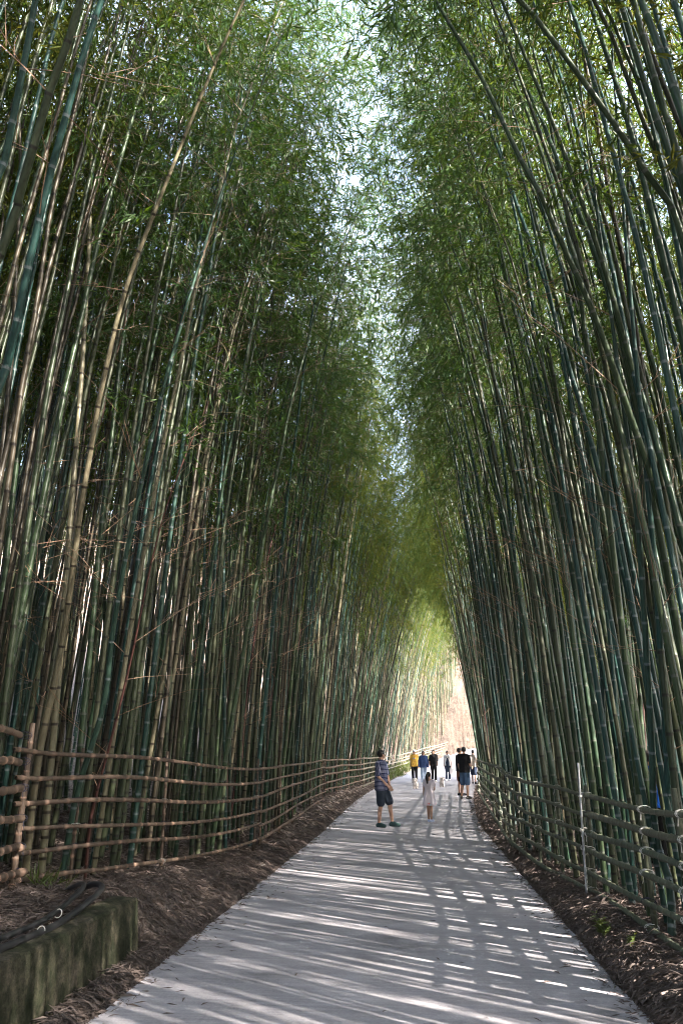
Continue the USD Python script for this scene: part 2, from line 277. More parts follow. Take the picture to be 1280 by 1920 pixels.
for k, (off, dz, lab) in enumerate([(0.10, 0.0, 'black hose nearer the path lying along the top of the mossy wall'), (0.215, 0.02, 'black hose on the bank side lying along the top of the mossy wall')]):
    ys = np.linspace(-5, 6.6, 60)
    c = np.stack([-2.57 - 0.05 * sstep(7, 3, ys) - off + 0.02 * fb(ys, ys * 0, 1.5, 40 + k) * 2, ys, 0.462 + dz + 0.008 * fb(ys, ys * 0, 2, 44 + k)], 1)
    end = np.array([[c[-1, 0] - 0.10 - .05 * k, 6.95, 0.53], [c[-1, 0] - 0.32, 7.3, 0.52], [c[-1, 0] - 0.6, 7.6, 0.40]])
    h = thing('hose', lab, 'hose')
    obj('tube', tube(catmull(np.vstack([c[::4], end]), 90), 0.026 - 0.004 * k, 8), HOSE, h, smooth=True)
    for y in ([3.9, 4.8, 5.7] if k == 0 else [4.3, 5.2, 6.2]):
        x = np.interp(y, c[:, 1], c[:, 0]); z = np.interp(y, c[:, 1], c[:, 2]); a = np.linspace(0, 2 * np.pi, 13)
        obj('cord_tie', tube(np.stack([x + 0.029 * np.cos(a), y + 0.01 * np.sin(a), z + 0.029 * np.sin(a)], 1), 0.0035, 5), ROPE_W, h)

# ------------------------------------------------------------------ bamboo
def culm_curve(H, lean, arch, side, wob, rng, n=60):
    """centre line from the root: +x is the direction in which it leans"""
    s = np.linspace(0, 1, n)
    x = lean * s + arch * s ** 3.2 + wob * np.sin(s * 7 + rng.uniform(0, 6)) * s * 0.5
    y = side * s ** 2 + wob * np.sin(s * 6 + rng.uniform(0, 6)) * s * 0.5
    x += 0.02 * np.sin(s * 40 + rng.uniform(0, 6)) * s; y += 0.02 * np.sin(s * 37 + rng.uniform(0, 6)) * s
    z = H * (s - 0.10 * (arch / 3.0) * s ** 4)
    return np.stack([x, y, z], 1)
def culm_mesh(C, r0, gap, rng, sides=9, ringw=1.0, tip=0.12):
    seg = np.linalg.norm(np.diff(C, axis=0), axis=1); S = np.concatenate([[0], np.cumsum(seg)]); L = S[-1]
    nodes, s = [], rng.uniform(0.05, 0.2)
    while s < L - 0.15:
        nodes.append(s); t = s / L
        s += gap * (0.45 + 0.75 * min(1, t / 0.18)) * (1 - 0.35 * max(0, t - 0.7) / 0.3) * rng.uniform(0.93, 1.07)
    at, rr, ri = [-0.12], [1.0], [0.0]
    for s in nodes:
        at += [s - 0.030, s - 0.024, s - 0.006, s, s + 0.007, s + 0.026]; rr += [1.0, 1.005, 1.03, 1.10, 1.06, 0.985]; ri += [0, ringw, ringw, 0.25, 0, 0]
    at.append(L); rr.append(1); ri.append(0)
    at, rr, ri = np.array(at), np.array(rr), np.array(ri)
    t = np.clip(at / L, 0, 1)
    R = r0 * (1 - (1 - tip) * t ** 1.25) * rr
    P = np.stack([np.interp(np.maximum(at, 0), S, C[:, k]) for k in range(3)], 1); P[0, 2] -= 0.12
    V, F = tube(P, R, sides)
    attr = np.concatenate([np.repeat(ri, sides), [0, 0]])
    NP = np.stack([np.interp(nodes, S, C[:, k]) for k in range(3)], 1)
    return (V, F), attr, NP, np.array(nodes) / L

def leaf_quads(B, D, Ln, W, rng, bias=0.6):
    n = len(B); D = D / np.linalg.norm(D, axis=1, keepdims=True)
    N = rng.normal(size=(n, 3)) * 0.55 + np.array([0, 0, bias]); N -= D * (N * D).sum(1, keepdims=True); N /= np.maximum(np.linalg.norm(N, axis=1, keepdims=True), 1e-6)
    X = np.cross(D, N); Ln, W = Ln[:, None], W[:, None]
    m = B + D * Ln * 0.36
    V = np.stack([B, m + X * W * 0.5 + N * W * 0.18, B + D * Ln - N * Ln * 0.10, m - X * W * 0.5 + N * W * 0.18], 1).reshape(-1, 3)
    i = np.arange(n)[:, None] * 4
    return V, np.vstack([i + [0, 1, 2], i + [0, 2, 3]])
def foliage(NP, T, f0, rng, amount=1.0, reach=1.0):
    tubes, B, D = [], [], []
    for p, t in zip(NP, T):
        if t < f0: continue
        u0 = (t - f0) / (1 - f0)
        Lb = reach * (1.55 * (1 - u0) ** 0.7 + 0.42) * min(1, 0.45 + 2.2 * u0)
        for b in range(rng.choice([1, 2, 2]) if u0 > 0.08 else 1):
            az = rng.uniform(0, 2 * np.pi); h = np.array([np.cos(az), np.sin(az), 0]); L = Lb * rng.uniform(0.65, 1.15); up = rng.uniform(0.35, 0.95)
            u = np.linspace(0, 1, 5)[:, None]
            bp = p + h * L * u + np.array([0, 0, 1.0]) * L * (up * u - 0.75 * u ** 2) + rng.normal(size=(5, 3)) * 0.03 * L * u
            tubes.append(tube(bp, np.linspace(0.0055, 0.002, 5), 3, False))
            nt = max(2, int(round(6.6 * amount * (0.4 + 0.6 * L / 1.5))))
            uu = rng.uniform(0.22, 1.0, nt) ** 0.8
            tp = np.stack([np.interp(uu, u[:, 0], bp[:, k]) for k in range(3)], 1)
            td = h * 0.7 + rng.normal(size=(nt, 3)) * 0.75 + np.array([0, 0, -0.1]); td /= np.linalg.norm(td, axis=1, keepdims=True); tl = rng.uniform(0.15, 0.45, nt)
            for k in range(nt):
                m = rng.integers(4, 8); v = np.linspace(0.25, 1.0, m)[:, None]
                B.append(tp[k] + td[k] * tl[k] * v + np.array([0, 0, -0.10]) * v ** 2)
                D.append(td[k] * 0.8 + rng.normal(size=(m, 3)) * 0.55 + np.array([0, 0, -0.45]))
    B, D = np.vstack(B), np.vstack(D); n = len(B); Ln = rng.uniform(0.11, 0.21, n)
    return join(tubes), leaf_quads(B, D, Ln, Ln * rng.uniform(0.13, 0.17, n), rng)
def bare_twigs(NP, T, lo, hi, count, rng):
    out = []
    pick = [i for i, t in enumerate(T) if lo < t < hi]
    for i in rng.choice(pick, min(count, len(pick)), replace=False):
        az = rng.uniform(0, 2 * np.pi); d = np.array([np.cos(az), np.sin(az), rng.uniform(0.2, 0.9)]); L = rng.uniform(0.4, 1.3)
        u = np.linspace(0, 1, 5)[:, None]; bp = NP[i] + d * L * u + np.array([0, 0, -0.15]) * L * u ** 2 + rng.normal(size=(5, 3)) * 0.015 * u
        out.append(tube(bp, np.linspace(0.0055, 0.0018, 5), 3, False))
        for k in range(rng.integers(2, 6)):
            v = rng.uniform(0.25, 0.95); q = NP[i] + d * L * v; e = d + rng.normal(size=3) * 0.7; l2 = rng.uniform(0.12, 0.4)
            out.append(tube(np.stack([q, q + e * l2 * 0.5 + rng.normal(size=3) * 0.01, q + e * l2]), [0.003, 0.0022, 0.0012], 3, False))
    return join(out)

KINDS = {  # words for labels
    'teal': 'blue-green bamboo culm with pale rings', 'olive': 'olive bamboo culm with dark nodes', 'green': 'mid-green bamboo culm with faint nodes',
    'brown': 'brownish bamboo culm with dark nodes', 'pale': 'pale straw-coloured bamboo culm', 'red': 'reddish dead bamboo culm'}
VARIANTS = []   # (kind, prim, arrays) built once each
SPEC = [('teal', 4), ('olive', 5), ('green', 4), ('brown', 4), ('pale', 2), ('red', 2)]
PROTO, RADIUS = {}, {}
vr = np.random.default_rng(77)
def build_bamboo(prim, kind, C, r0, gap, f0, rng, amount=1.0, reach=1.0, twigs=4, leafy=True, sides=9, leafmat=None, branchy=True):
    (V, F), attr, NP, T = culm_mesh(C, r0, gap, rng, sides)
    obj('culm', (V, F), CULM[kind], prim, smooth=True, attrs={'ring': attr})
    if leafy:
        br, lf = foliage(NP, T, f0, rng, amount, reach)
        if branchy: obj('branches', br, TWIG, prim, smooth=True, kind='stuff')
        obj('foliage', lf, leafmat or LEAF[rng.integers(0, 3)], prim, kind='stuff')
    if twigs:
        obj('bare_twigs', bare_twigs(NP, T, 0.16, max(0.35, f0), twigs, rng), DEAD, prim, kind='stuff')
def variant_shape(kind, rng):
    if kind == 'red':
        H = rng.uniform(8, 11); return culm_curve(H, rng.uniform(0.1, 0.9), rng.uniform(0.3, 1.2), rng.uniform(-.6, .6), 0.12, rng), rng.uniform(.018, .025), .30
    H = rng.uniform(14.0, 17.0)
    return culm_curve(H, rng.uniform(0.0, 0.75), rng.uniform(1.0, 2.1), rng.uniform(-.7, .7), 0.16, rng), rng.uniform(.028, .041), rng.uniform(.32, .40)

# fences (plan only, so that the bamboo keeps clear of them)
FL = np.array([at_depth(-60, 1655, 5.6), at_depth(35, 1650, 7.15), at_depth(240, 1626, 8.5), at_depth(487, 1574.5, 13.0), at_depth(610, 1498, 24.0), at_depth(680, 1474, 33.0), at_depth(755, 1446.7, 54.0), at_depth(810, 1424, 72.0), at_depth(878, 1400, 100.0)])
FLt = np.array([at_depth(-60, 1392, 5.6), at_depth(35, 1408, 7.15), at_depth(240, 1419.7, 8.5), at_depth(487, 1441, 13.0), at_depth(610, 1426, 24.0), at_depth(680, 1422, 33.0), at_depth(755, 1414.6, 54.0), at_depth(810, 1400, 72.0), at_depth(878, 1383, 100.0)])
FR = np.array([at_depth(1440, 1880, 4.6), at_depth(1280, 1786, 6.0), at_depth(1101, 1668, 8.9), at_depth(958, 1579, 13.3), at_depth(930, 1540, 16.5), at_depth(894, 1483, 28.0)])
FRt = np.array([at_depth(1440, 1540, 4.6), at_depth(1280, 1517, 6.0), at_depth(1101, 1492, 8.9), at_depth(958, 1458, 13.3), at_depth(930, 1440, 16.5), at_depth(894, 1427, 28.0)])
def fence_x_left(y): return np.interp(y, np.concatenate([[-40, 2.5], FL[:, 1], [160]]), np.concatenate([[-4.0, -4.0], FL[:, 0], [24]]))
def fence_x_right(y):
    y = np.asarray(y, float); base = np.interp(y, np.concatenate([[-40, 2], FR[:, 1]]), np.concatenate([[2.1, 2.1], FR[:, 0]]))
    return np.where(y > FR[-1, 1], np.maximum(FR[-1, 0] + (pr(y) - pr(FR[-1, 1])), FR[-1, 0] + .085 * (y - FR[-1, 1])), base)

# scatter: positions with a least distance
def scatter(n, xfun, ylo, yhi, dmin, rng, have=None):
    cell = {}; out = []
    def key(p): return (int(math.floor(p[0] / dmin)), int(math.floor(p[1] / dmin)))
    for p in (have or []): cell.setdefault(key(p), []).append(p)
    for _ in range(n):
        y = rng.uniform(ylo, yhi); x = xfun(y, rng); k = key((x, y))
        if any((x - a) ** 2 + (y - b) ** 2 < dmin ** 2 for i in (-1, 0, 1) for j in (-1, 0, 1) for a, b in cell.get((k[0] + i, k[1] + j), ())): continue
        cell.setdefault(k, []).append((x, y)); out.append((x, y))
    return out
rg = np.random.default_rng(5)
left = scatter(1900, lambda y, r: float(fence_x_left(y)) - 0.18 - 1.7 * r.random() ** 1.3, -24, 78, 0.20, rg)
left += scatter(2100, lambda y, r: float(fence_x_left(y)) - 1.5 - 7.0 * r.random(), -20, 78, 0.35, rg, left)
left += scatter(420, lambda y, r: float(fence_x_left(y)) - 2.0 - 8.0 * r.random(), -1, 17, 0.22, rg, left)
left = [p for p in left if p[1] < 45 or rg.random() < 0.17]
left = [p for p in left if p[1] > 0 or rg.random() < 0.5]
right = scatter(1250, lambda y, r: float(fence_x_right(y)) + 0.16 + 1.6 * r.random() ** 1.3, -26, 50, 0.19, rg)
right += scatter(2700, lambda y, r: float(fence_x_right(y)) + 1.4 + 9.0 * r.random(), -24, 50, 0.33, rg, right)
back = scatter(260, lambda y, r: -5 + 8 * r.random(), -34, -25, 0.4, rg)  # unseen culms added across the path behind the camera to cut frontal light
hill = scatter(420, lambda y, r: float(fence_x_left(y)) - 0.6 - 9 * r.random() ** 1.2, 62, 112, 0.5, rg)
hill += scatter(260, lambda y, r: float(fence_x_left(y)) - 0.5 - 5 * r.random(), 84, 114, 0.45, rg)
slope = scatter(420, lambda y, r: float(fence_x_left(y)) - 7.5 - 7 * r.random(), -2, 34, 0.34, rg)
hill += scatter(320, lambda y, r: float(fence_x_left(y)) - 9.0 - 12 * r.random(), 76, 118, 0.7, rg)
hill += scatter(650, lambda y, r: -16 + 46 * r.random(), 107, 135, 0.7, rg)
bush = scatter(170, lambda y, r: float(fence_x_left(y)) - 0.8 - 7 * r.random(), 72, 112, 1.1, rg)
bush += scatter(150, lambda y, r: float(fence_x_left(y)) - 8 - 6 * r.random(), -2, 40, 0.9, rg)
right += scatter(520, lambda y, r: float(fence_x_right(y)) + 0.3 + 6 * r.random(), -13, 24, 0.2, rg, right)
far_right = scatter(420, lambda y, r: float(pr(y)) + 2.5 + 13 * r.random(), 50, 108, 0.6, rg)

SHARE = {'L': (['teal', 'olive', 'green', 'brown', 'pale', 'red'], [.19, .29, .19, .17, .13, .03]), 'R': (['teal', 'olive', 'green', 'brown', 'pale', 'red'], [.31, .30, .33, .03, .02, .01]),
         'H': (['olive', 'green', 'brown', 'pale'], [.3, .25, .25, .2])}
items = []
for side, pts in (('L', left), ('R', right), ('H', hill), ('S', bush), ('L', back), ('L', slope), ('R', far_right)):
    for x, y in pts:
        kinds, pr_ = SHARE['H' if side == 'S' else side]; kind = kinds[rg.choice(len(kinds), p=pr_)]
        nv = dict(SPEC)[kind]; v = int(rg.integers(0, nv))
        inward = 0.0 if side != 'R' else math.pi
        fx = float(fence_x_left(y)) if side != 'R' else float(fence_x_right(y)); depth = abs(x - fx)
        if nv > 2 and depth < 1.1 and rg.random() < 0.75: v -= v % 2          # even variants carry their leaves higher up
        rz = inward + rg.normal() * (0.32 if depth < 1.5 else 0.8)
        if rg.random() < 0.06 + (0.10 if depth > 2.5 else 0): rz += math.pi
        tilt = rg.normal() * 1.3 + ((1.1 if side == "L" else 1.0) if depth < 1.2 else 0.6) + (0.0 if side in 'HS' else (8.5 if side == 'L' else 4.5) * float(sstep(17, 50, y)) * (1.0 if depth < 3 else 0.6))       # degrees, about the local y axis: towards +x
        tx = rg.normal() * 1.6
        low = side == 'R' and depth > 2.3 and y < 52
        sc = float(np.clip(rg.normal(1.0, 0.07), 0.8, 1.15)) * ((1.15 if y < 105 else 0.7) if side == 'H' else (0.24 if y > 60 else 0.42) if side == 'S' else 0.72 if low else 1.0)
        px, py, zc = to_px((x, y, 1.6))
        items.append(dict(side=side, x=x, y=y, z=float(ground_z(x, y)) - 0.02, kind=kind, v=v, rz=rz, tilt=tilt, tx=tx, sc=sc, depth=depth, zc=zc, px=px, score=zc + 4.0 * depth + (60 if side in 'HS' else 0)))
vis = [i for i in items if i['zc'] > 2.5 and -60 < i['px'] < 1340]
vis.sort(key=lambda i: i['score'])
solo = {id(i) for i in vis[:288]}

def section_word(i):
    y = i['y']
    if i['side'] == 'L':
        k = 'nearest left' if y < 12.5 else 'middle left' if y < 23 else 'far left'
    else:
        k = 'nearest right' if y < 8.8 else 'middle right' if y < 15 else 'far right'
    row = 'close behind' if i['depth'] < 1.0 else 'deep behind'
    return f'{row} the {k} fence'
def place_ops(p, i):
    x = UsdGeom.Xformable(p); names = [o.GetOpName() for o in x.GetOrderedXformOps()]
    ops = {o.GetOpName(): o for o in x.GetOrderedXformOps()}
    (ops.get('xformOp:translate') or x.AddTranslateOp()).Set(Gf.Vec3d(i['x'], i['y'], i['z']))
    (ops.get('xformOp:rotateXYZ') or x.AddRotateXYZOp()).Set(Gf.Vec3f(i['tx'], i['tilt'], math.degrees(i['rz'])))
    (ops.get('xformOp:scale') or x.AddScaleOp()).Set(Gf.Vec3f(i['sc'], i['sc'], i['sc']))
def say_bamboo(p, i):
    r, tip = RADIUS[(i['kind'], i['v'])]; r *= i['sc']; w = section_word(i)
    thick = 'slender ' if r < .0285 else 'stout ' if r > .0365 else ''
    R = Gf.Rotation(Gf.Vec3d(1, 0, 0), i['tx']) * Gf.Rotation(Gf.Vec3d(0, 1, 0), i['tilt']) * Gf.Rotation(Gf.Vec3d(0, 0, 1), math.degrees(i['rz']))
    q = R.TransformDir(Gf.Vec3d(*[float(a) for a in tip])); q = np.array([q[0], q[1], q[2]]) * i['sc']
    a, b = to_px((i['x'], i['y'], i['z'] + .3)), to_px(np.array([i['x'], i['y'], i['z']]) + q); dx = b[0] - a[0]; dy = a[1] - b[1]; sl = dx / max(dy, 1)
    lean = ' leaning right,' if sl > .19 else ' leaning left,' if sl < -.19 else ' slanting right,' if sl > .10 else ' slanting left,' if sl < -.10 else ' nearly upright,'
    n = ('thin ' if i['kind'] == 'red' else thick) + KINDS[i['kind']] + lean + ' ' + w
    tag(p, n, 'bamboo', n.replace(' bamboo culm', ' culms').replace(',', ''))
for i in vis[:288]:
    key = (i['kind'], i['v'])
    if key not in PROTO:
        rng = np.random.default_rng(1000 + 37 * len(PROTO)); C, r0, gap = variant_shape(i['kind'], rng)
        p = thing('bamboo', '', 'bamboo'); PROTO[key] = p; RADIUS[key] = (r0, C[int(len(C) * .4)])
        build_bamboo(p, i['kind'], C, r0, gap, (rng.uniform(.56, .64) if key[1] % 2 == 0 else rng.uniform(.36, .46)), rng, twigs=int(rng.integers(1, 4)) if i['kind'] != 'red' else 9, leafy=i['kind'] != 'red', amount=1.1 if key[1] % 2 == 0 else 1.15)
    else:
        p = UsdGeom.Xform.Define(stage, numbered('/World', 'bamboo')).GetPrim()
        p.GetReferences().AddInternalReference(PROTO[key].GetPath()); p.SetInstanceable(True)
    place_ops(p, i); say_bamboo(p, i)
rest = [i for i in items if id(i) not in solo and (i['kind'], i['v']) in PROTO]
keys = sorted(PROTO)
inst = UsdGeom.PointInstancer.Define(stage, '/World/bamboo_thicket')
tag(inst.GetPrim(), 'dense mass of thin bamboo culms and leaves filling the groves beyond the front rows', 'bamboo grove', None, 'stuff')
protos = []
for k in keys:
    rng = np.random.default_rng(5000 + 11 * len(protos)); C, r0, gap = variant_shape(k[0], rng)
    c = UsdGeom.Xform.Define(stage, numbered('/World/bamboo_thicket', 'bamboo'))
    build_bamboo(c.GetPrim(), k[0], C, r0, gap, rng.uniform(.56, .64) if k[1] % 2 == 0 else rng.uniform(.36, .46), rng, twigs=0, leafy=k[0] != 'red', sides=6, branchy=False, amount=0.78 if k[1] % 2 == 0 else 0.9, leafmat=LEAF_FAR[len(protos) % 3])
    protos.append(c.GetPath())
inst.CreatePrototypesRel().SetTargets(protos)
inst.CreateProtoIndicesAttr(Vt.IntArray([keys.index((i['kind'], i['v'])) for i in rest]))
inst.CreatePositionsAttr(Vt.Vec3fArray([Gf.Vec3f(i['x'], i['y'], i['z']) for i in rest]))
def quat(i):
    r = Gf.Rotation(Gf.Vec3d(1, 0, 0), i['tx']) * Gf.Rotation(Gf.Vec3d(0, 1, 0), i['tilt']) * Gf.Rotation(Gf.Vec3d(0, 0, 1), math.degrees(i['rz'])); qd = r.GetQuat()
    return Gf.Quath(float(qd.GetReal()), *[float(a) for a in qd.GetImaginary()])
inst.CreateOrientationsAttr(Vt.QuathArray([quat(i) for i in rest]))
inst.CreateScalesAttr(Vt.Vec3fArray([Gf.Vec3f(i['sc'], i['sc'], i['sc']) for i in rest]))
print('counts', len(left), len(right), len(hill), len(far_right), len(back)); print('bamboo', len(items), 'solo', len(solo), 'rest', len(rest))

# single culms that stand out, each with its own bend
def hero(label, kind, base, pts, r0, seed, ext=4.5, gap=0.36, twigs=5, f0=0.70):
    rng = np.random.default_rng(seed); up = np.array([at_depth(*p) for p in pts]); g = np.array([base[0], base[1], float(ground_z(*base)) - 0.02])
    d = up[-1] - up[-2]; d /= np.linalg.norm(d); e = [up[-1] + d * ext * u + np.array([d[0], d[1], -0.25]) * ext * 0.35 * u * u for u in (.5, 1.0)]
    mid = g + (up[0] - g) * 0.5 + np.array([0.06 * np.sign(g[0]), 0, 0.0])
    C = catmull(np.vstack([g, mid, up, e]), 90) - g
    t = thing('bamboo', label, 'bamboo', g)
    build_bamboo(t, kind, C, r0, gap, f0, rng, 1.0, 0.9, twigs)
hero('thick grey-green culm leaning far over the path at the upper right corner', 'green', (2.95, 5.7), [(1280, 444, 6.3), (1224, 344, 6.3), (1155, 237, 6.3), (1083, 137, 6.3), (1017, 50, 6.3), (974, 0, 6.3)], .040, 301)
hero('grey culm crossing behind the thick leaning one at the upper right', 'olive', (2.75, 6.1), [(1280, 428, 6.8), (1227, 281, 6.8), (1198, 206, 6.8), (1170, 131, 6.8), (1145, 62, 6.8), (1117, 6, 6.8)], .036, 302)
hero('upper right culm closest to the right picture edge', 'green', (2.9, 6.5), [(1290, 400, 7.0), (1248, 272, 7.0), (1214, 200, 7.0), (1158, 62, 7.0)], .034, 303)
hero('long grey-green culm curving left across the right hand grove', 'green', (2.85, 7.0), [(1276, 1060, 7.2), (1250, 985, 7.2), (1217, 880, 7.2), (1188, 799, 7.2), (1155, 705, 7.2), (1126, 621, 7.2), (1089, 533, 7.2), (1053, 457, 7.2), (1016, 369, 7.2), (980, 307, 7.3), (920, 181, 7.5), (880, 106, 7.6)], .043, 304)
hero('grey-green culm just right of the long curving one', 'green', (2.75, 7.6), [(1290, 1120, 7.5), (1250, 974, 7.5), (1228, 872, 7.5), (1206, 789, 7.5), (1188, 705, 7.5), (1166, 621, 7.5), (1144, 541, 7.5), (1119, 460, 7.5), (1093, 384, 7.5), (1062, 300, 7.5), (1020, 190, 7.6)], .042, 305)
hero('olive culm leaning left behind the nearest right rails, bent in its upper half', 'olive', (2.55, 8.0), [(1269, 1379, 7.5), (1246, 1269, 7.5), (1218, 1124, 7.5), (1191, 993, 7.5), (1162, 847, 7.5), (1144, 727, 7.5), (1126, 646, 7.5), (1100, 533, 7.5), (1064, 402, 7.6), (1038, 322, 7.7)], .040, 306)
hero('bright blue-green culm with white rings rising beside the metal pole', 'teal', (2.20, 7.75), [(1228, 1560, 7.3), (1222, 1400, 7.3), (1214, 1270, 7.3), (1206, 1130, 7.3), (1197, 1000, 7.3), (1180, 850, 7.4), (1160, 700, 7.5)], .037, 307)
hero('second bright blue-green culm with white rings near the right picture edge', 'teal', (2.42, 7.6), [(1257, 1560, 7.2), (1250, 1400, 7.2), (1240, 1260, 7.2), (1231, 1110, 7.2), (1222, 1000, 7.2), (1208, 850, 7.3), (1190, 650, 7.4)], .037, 308)
hero('thick olive culm slanting across the top left corner', 'olive', (-4.25, 4.3), [(0, 475, 5.6), (39, 344, 5.6), (72, 246, 5.6), (95, 164, 5.6), (131, 66, 5.6), (150, 0, 5.6)], .050, 309)
hero('blue-green culm left of the thick olive one in the top left corner', 'teal', (-4.5, 4.6), [(0, 321, 6.0), (20, 243, 6.0), (36, 164, 6.0), (49, 98, 6.0), (66, 0, 6.0)], .046, 310)
hero('grey-teal culm right of the thick olive one at the upper left', 'teal', (-4.15, 5.2), [(3, 712, 6.2), (28, 619, 6.2), (62, 459, 6.2), (85, 361, 6.2), (111, 262, 6.2), (131, 190, 6.2), (154, 108, 6.2), (190, 0, 6.2)], .046, 311)
hero('pale sunlit culm leaning right in the middle of the near left grove', 'pale', (-3.95, 7.9), [(118, 1200, 8.0), (150, 963, 8.0), (166, 869, 8.0), (184, 759, 8.0), (203, 672, 8.0), (231, 556, 8.0), (281, 419, 8.0)], .040, 312)
hero('clear blue-green culm with white rings leaning right over the near left fence', 'teal', (-3.75, 8.3), [(194, 1325, 8.0), (210, 1194, 8.0), (236, 1043, 8.0), (247, 994, 8.0), (269, 888, 8.0), (300, 753, 8.0), (325, 659, 8.1)], .034, 313)
hero('thin reddish culm leaning right beside the clear blue-green one', 'red', (-3.62, 8.6), [(205, 1400, 8.2), (245, 1240, 8.2), (285, 1050, 8.2), (322, 920, 8.2), (375, 790, 8.3)], .017, 314, twigs=9, ext=1.0)

# ------------------------------------------------------------------ fences of bamboo rails
def dense(ctrl, m=40): return catmull(ctrl, (len(ctrl) - 1) * m + 1), m
GL, mL = dense(FL); GLt, _ = dense(FLt); GR, mR = dense(FR); GRt, _ = dense(FRt)
fr = np.random.default_rng(21)
def rail_mesh(P, r, rng, gap=0.21, band=0.034, sides=8):
    seg = np.linalg.norm(np.diff(P, axis=0), axis=1); S = np.concatenate([[0], np.cumsum(seg)]); L = S[-1]
    at, rr, ri, s = [0], [1], [0], rng.uniform(0.05, gap)
    while s < L - 0.08:
        b = band * rng.uniform(0.6, 1.4); w = rng.uniform(0.15, 1.0)
        at += [s - b, s - b * .5, s, s + b * .45, s + b]; rr += [1, 1.06, 1.24, 1.07, 1]; ri += [0, .7 * w, w, .6 * w, 0]
        s += gap * rng.uniform(0.7, 1.25)
    at.append(L); rr.append(1); ri.append(0)
    o = np.argsort(np.clip(at, 0, L), kind='stable'); at, rr, ri = np.clip(np.array(at), 0, L)[o], np.array(rr)[o], np.array(ri)[o]
    keep = np.concatenate([[True], np.diff(at) > 1e-4]); at, rr, ri = at[keep], rr[keep], ri[keep]
    X = np.stack([np.interp(at, S, P[:, k]) for k in range(3)], 1)
    V, F = tube(X, r * rr * np.linspace(1.05, 0.92, len(at)), sides)
    return (V, F), np.concatenate([np.repeat(ri, sides), [0.5, 0.5]])
def loop(c, ax, ay, ra, rb, r, n=10):
    a = np.linspace(0, 2 * np.pi, n + 1); return tube(c + np.cos(a)[:, None] * ax * ra + np.sin(a)[:, None] * ay * rb, r, 4, False)
def fence_section(label, G, Gt, i0, i1, mat_, rad, posts, tie, side, lap=0.1, flip=False, gap=0.21, group=None, bores=False, loops=2):
    t = thing('bamboo_fence', label, 'fence', (0, 0, 0), 0, group)
    lo, hi = G[i0:i1 + 1], Gt[i0:i1 + 1]
    H = np.zeros((6, len(lo), 3))
    for k in range(6):
        f = k / 5 + (fr.normal() * 0.012 if 0 < k < 5 else 0); P = lo * (1 - f) + hi * f
        s = np.linspace(0, 1, len(P)); P = P + np.stack([fr.normal() * 0.012 + 0 * s, 0 * s, fr.normal() * 0.02 * np.sin(s * np.pi) + 0.012 * np.sin(s * 9 + fr.uniform(0, 6)) + fr.normal() * 0.012 * (s - .5)], 1)
        d0, d1 = P[1] - P[0], P[-1] - P[-2]; e0, e1 = lap * fr.uniform(0.3, 1.6), lap * fr.uniform(0.3, 1.6)
        P = np.vstack([P[0] - d0 / np.linalg.norm(d0) * e0, P, P[-1] + d1 / np.linalg.norm(d1) * e1]); H[k] = P[1:-1]
        r = rad * fr.uniform(0.85, 1.12) * (1.12 if k in (0, 3) else 1.0)
        m, a = rail_mesh(P[::-1] if flip else P, r, fr, gap)
        rl = obj('rail', m, mat_, t, smooth=50, attrs=None) if False else obj('rail', m, mat_, t, smooth=True, attrs={'ring': a})
        if bores:
            d = (P[0] - P[1]) / np.linalg.norm(P[0] - P[1]); n1 = np.cross(d, [0, 0, 1.0]); n1 /= np.linalg.norm(n1); n2 = np.cross(d, n1); aa = np.linspace(0, 2 * np.pi, 11)[:-1]
            ring = P[0] + d * 0.002 + 0.62 * r * (np.cos(aa)[:, None] * n1 + np.sin(aa)[:, None] * n2)
            obj('hollow_end', (np.vstack([ring, P[0] + d * 0.0025]), np.array([[10, j, (j + 1) % 10] for j in range(10)])), BORE_SHADE, rl)  # flat dark disc painted as the shade inside the rail end
    for q in posts:
        j = int(round(q * (len(lo) - 1))); b, tp = lo[j], hi[j]; x = b[0] + side * (rad * 2.0 + 0.004); y = b[1] + fr.normal() * 0.02
        gz = float(ground_z(x, y)); top = tp[2] + fr.uniform(0.05, 0.16); lean = fr.normal(size=2) * 0.02
        pp = np.array([[x + lean[0] * (u - .5), y + lean[1] * (u - .5), gz - 0.15 + (top - gz + 0.15) * u] for u in np.linspace(0, 1, 8)])
        m, a = rail_mesh(pp, rad * 0.95, fr, 0.26, 0.02)
        obj('post', m, mat_, t, smooth=True, attrs={'ring': a})
        dr = lo[min(j + 1, len(lo) - 1)] - lo[max(j - 1, 0)]; dr /= np.linalg.norm(dr); out = np.array([side, 0, 0.0])
        for k in range(6):
            c = H[k][j] * 0.5 + 0.5 * np.array([x, y, H[k][j][2]]); g = [loop(c + dr * (w - .5) * 0.018 * loops, out, np.array([0, 0, 1.0]) + dr * fr.normal() * .15, rad * 2.1, rad * 1.15, rad * 0.12) for w in range(loops)]
            if loops > 1: g.append(loop(c, out, dr, rad * 2.1, rad * 1.15, rad * 0.09)); e = c - out * rad * 1.6; g.append(tube(np.array([e, e + [0.01 * side, 0.02 * fr.normal(), -0.03], e + [0, 0.03 * fr.normal(), -0.06 - .04 * fr.random()]]), rad * .1, 4, False))
            obj('rope_tie', join(g), tie if fr.random() < 0.8 else (ROPE_W if tie is ROPE_D else ROPE_D), t)
    return t
GL_near = np.array([at_depth(-420, 1840, 4.1), at_depth(-150, 1715, 5.2), at_depth(12, 1648, 6.75), at_depth(40, 1640, 7.0)]); GL_neart = np.array([at_depth(-420, 1305, 4.1), at_depth(-150, 1345, 5.2), at_depth(10, 1371, 6.75), at_depth(36, 1376, 7.0)])
nl, _ = dense(GL_near); nlt, _ = dense(GL_neart)
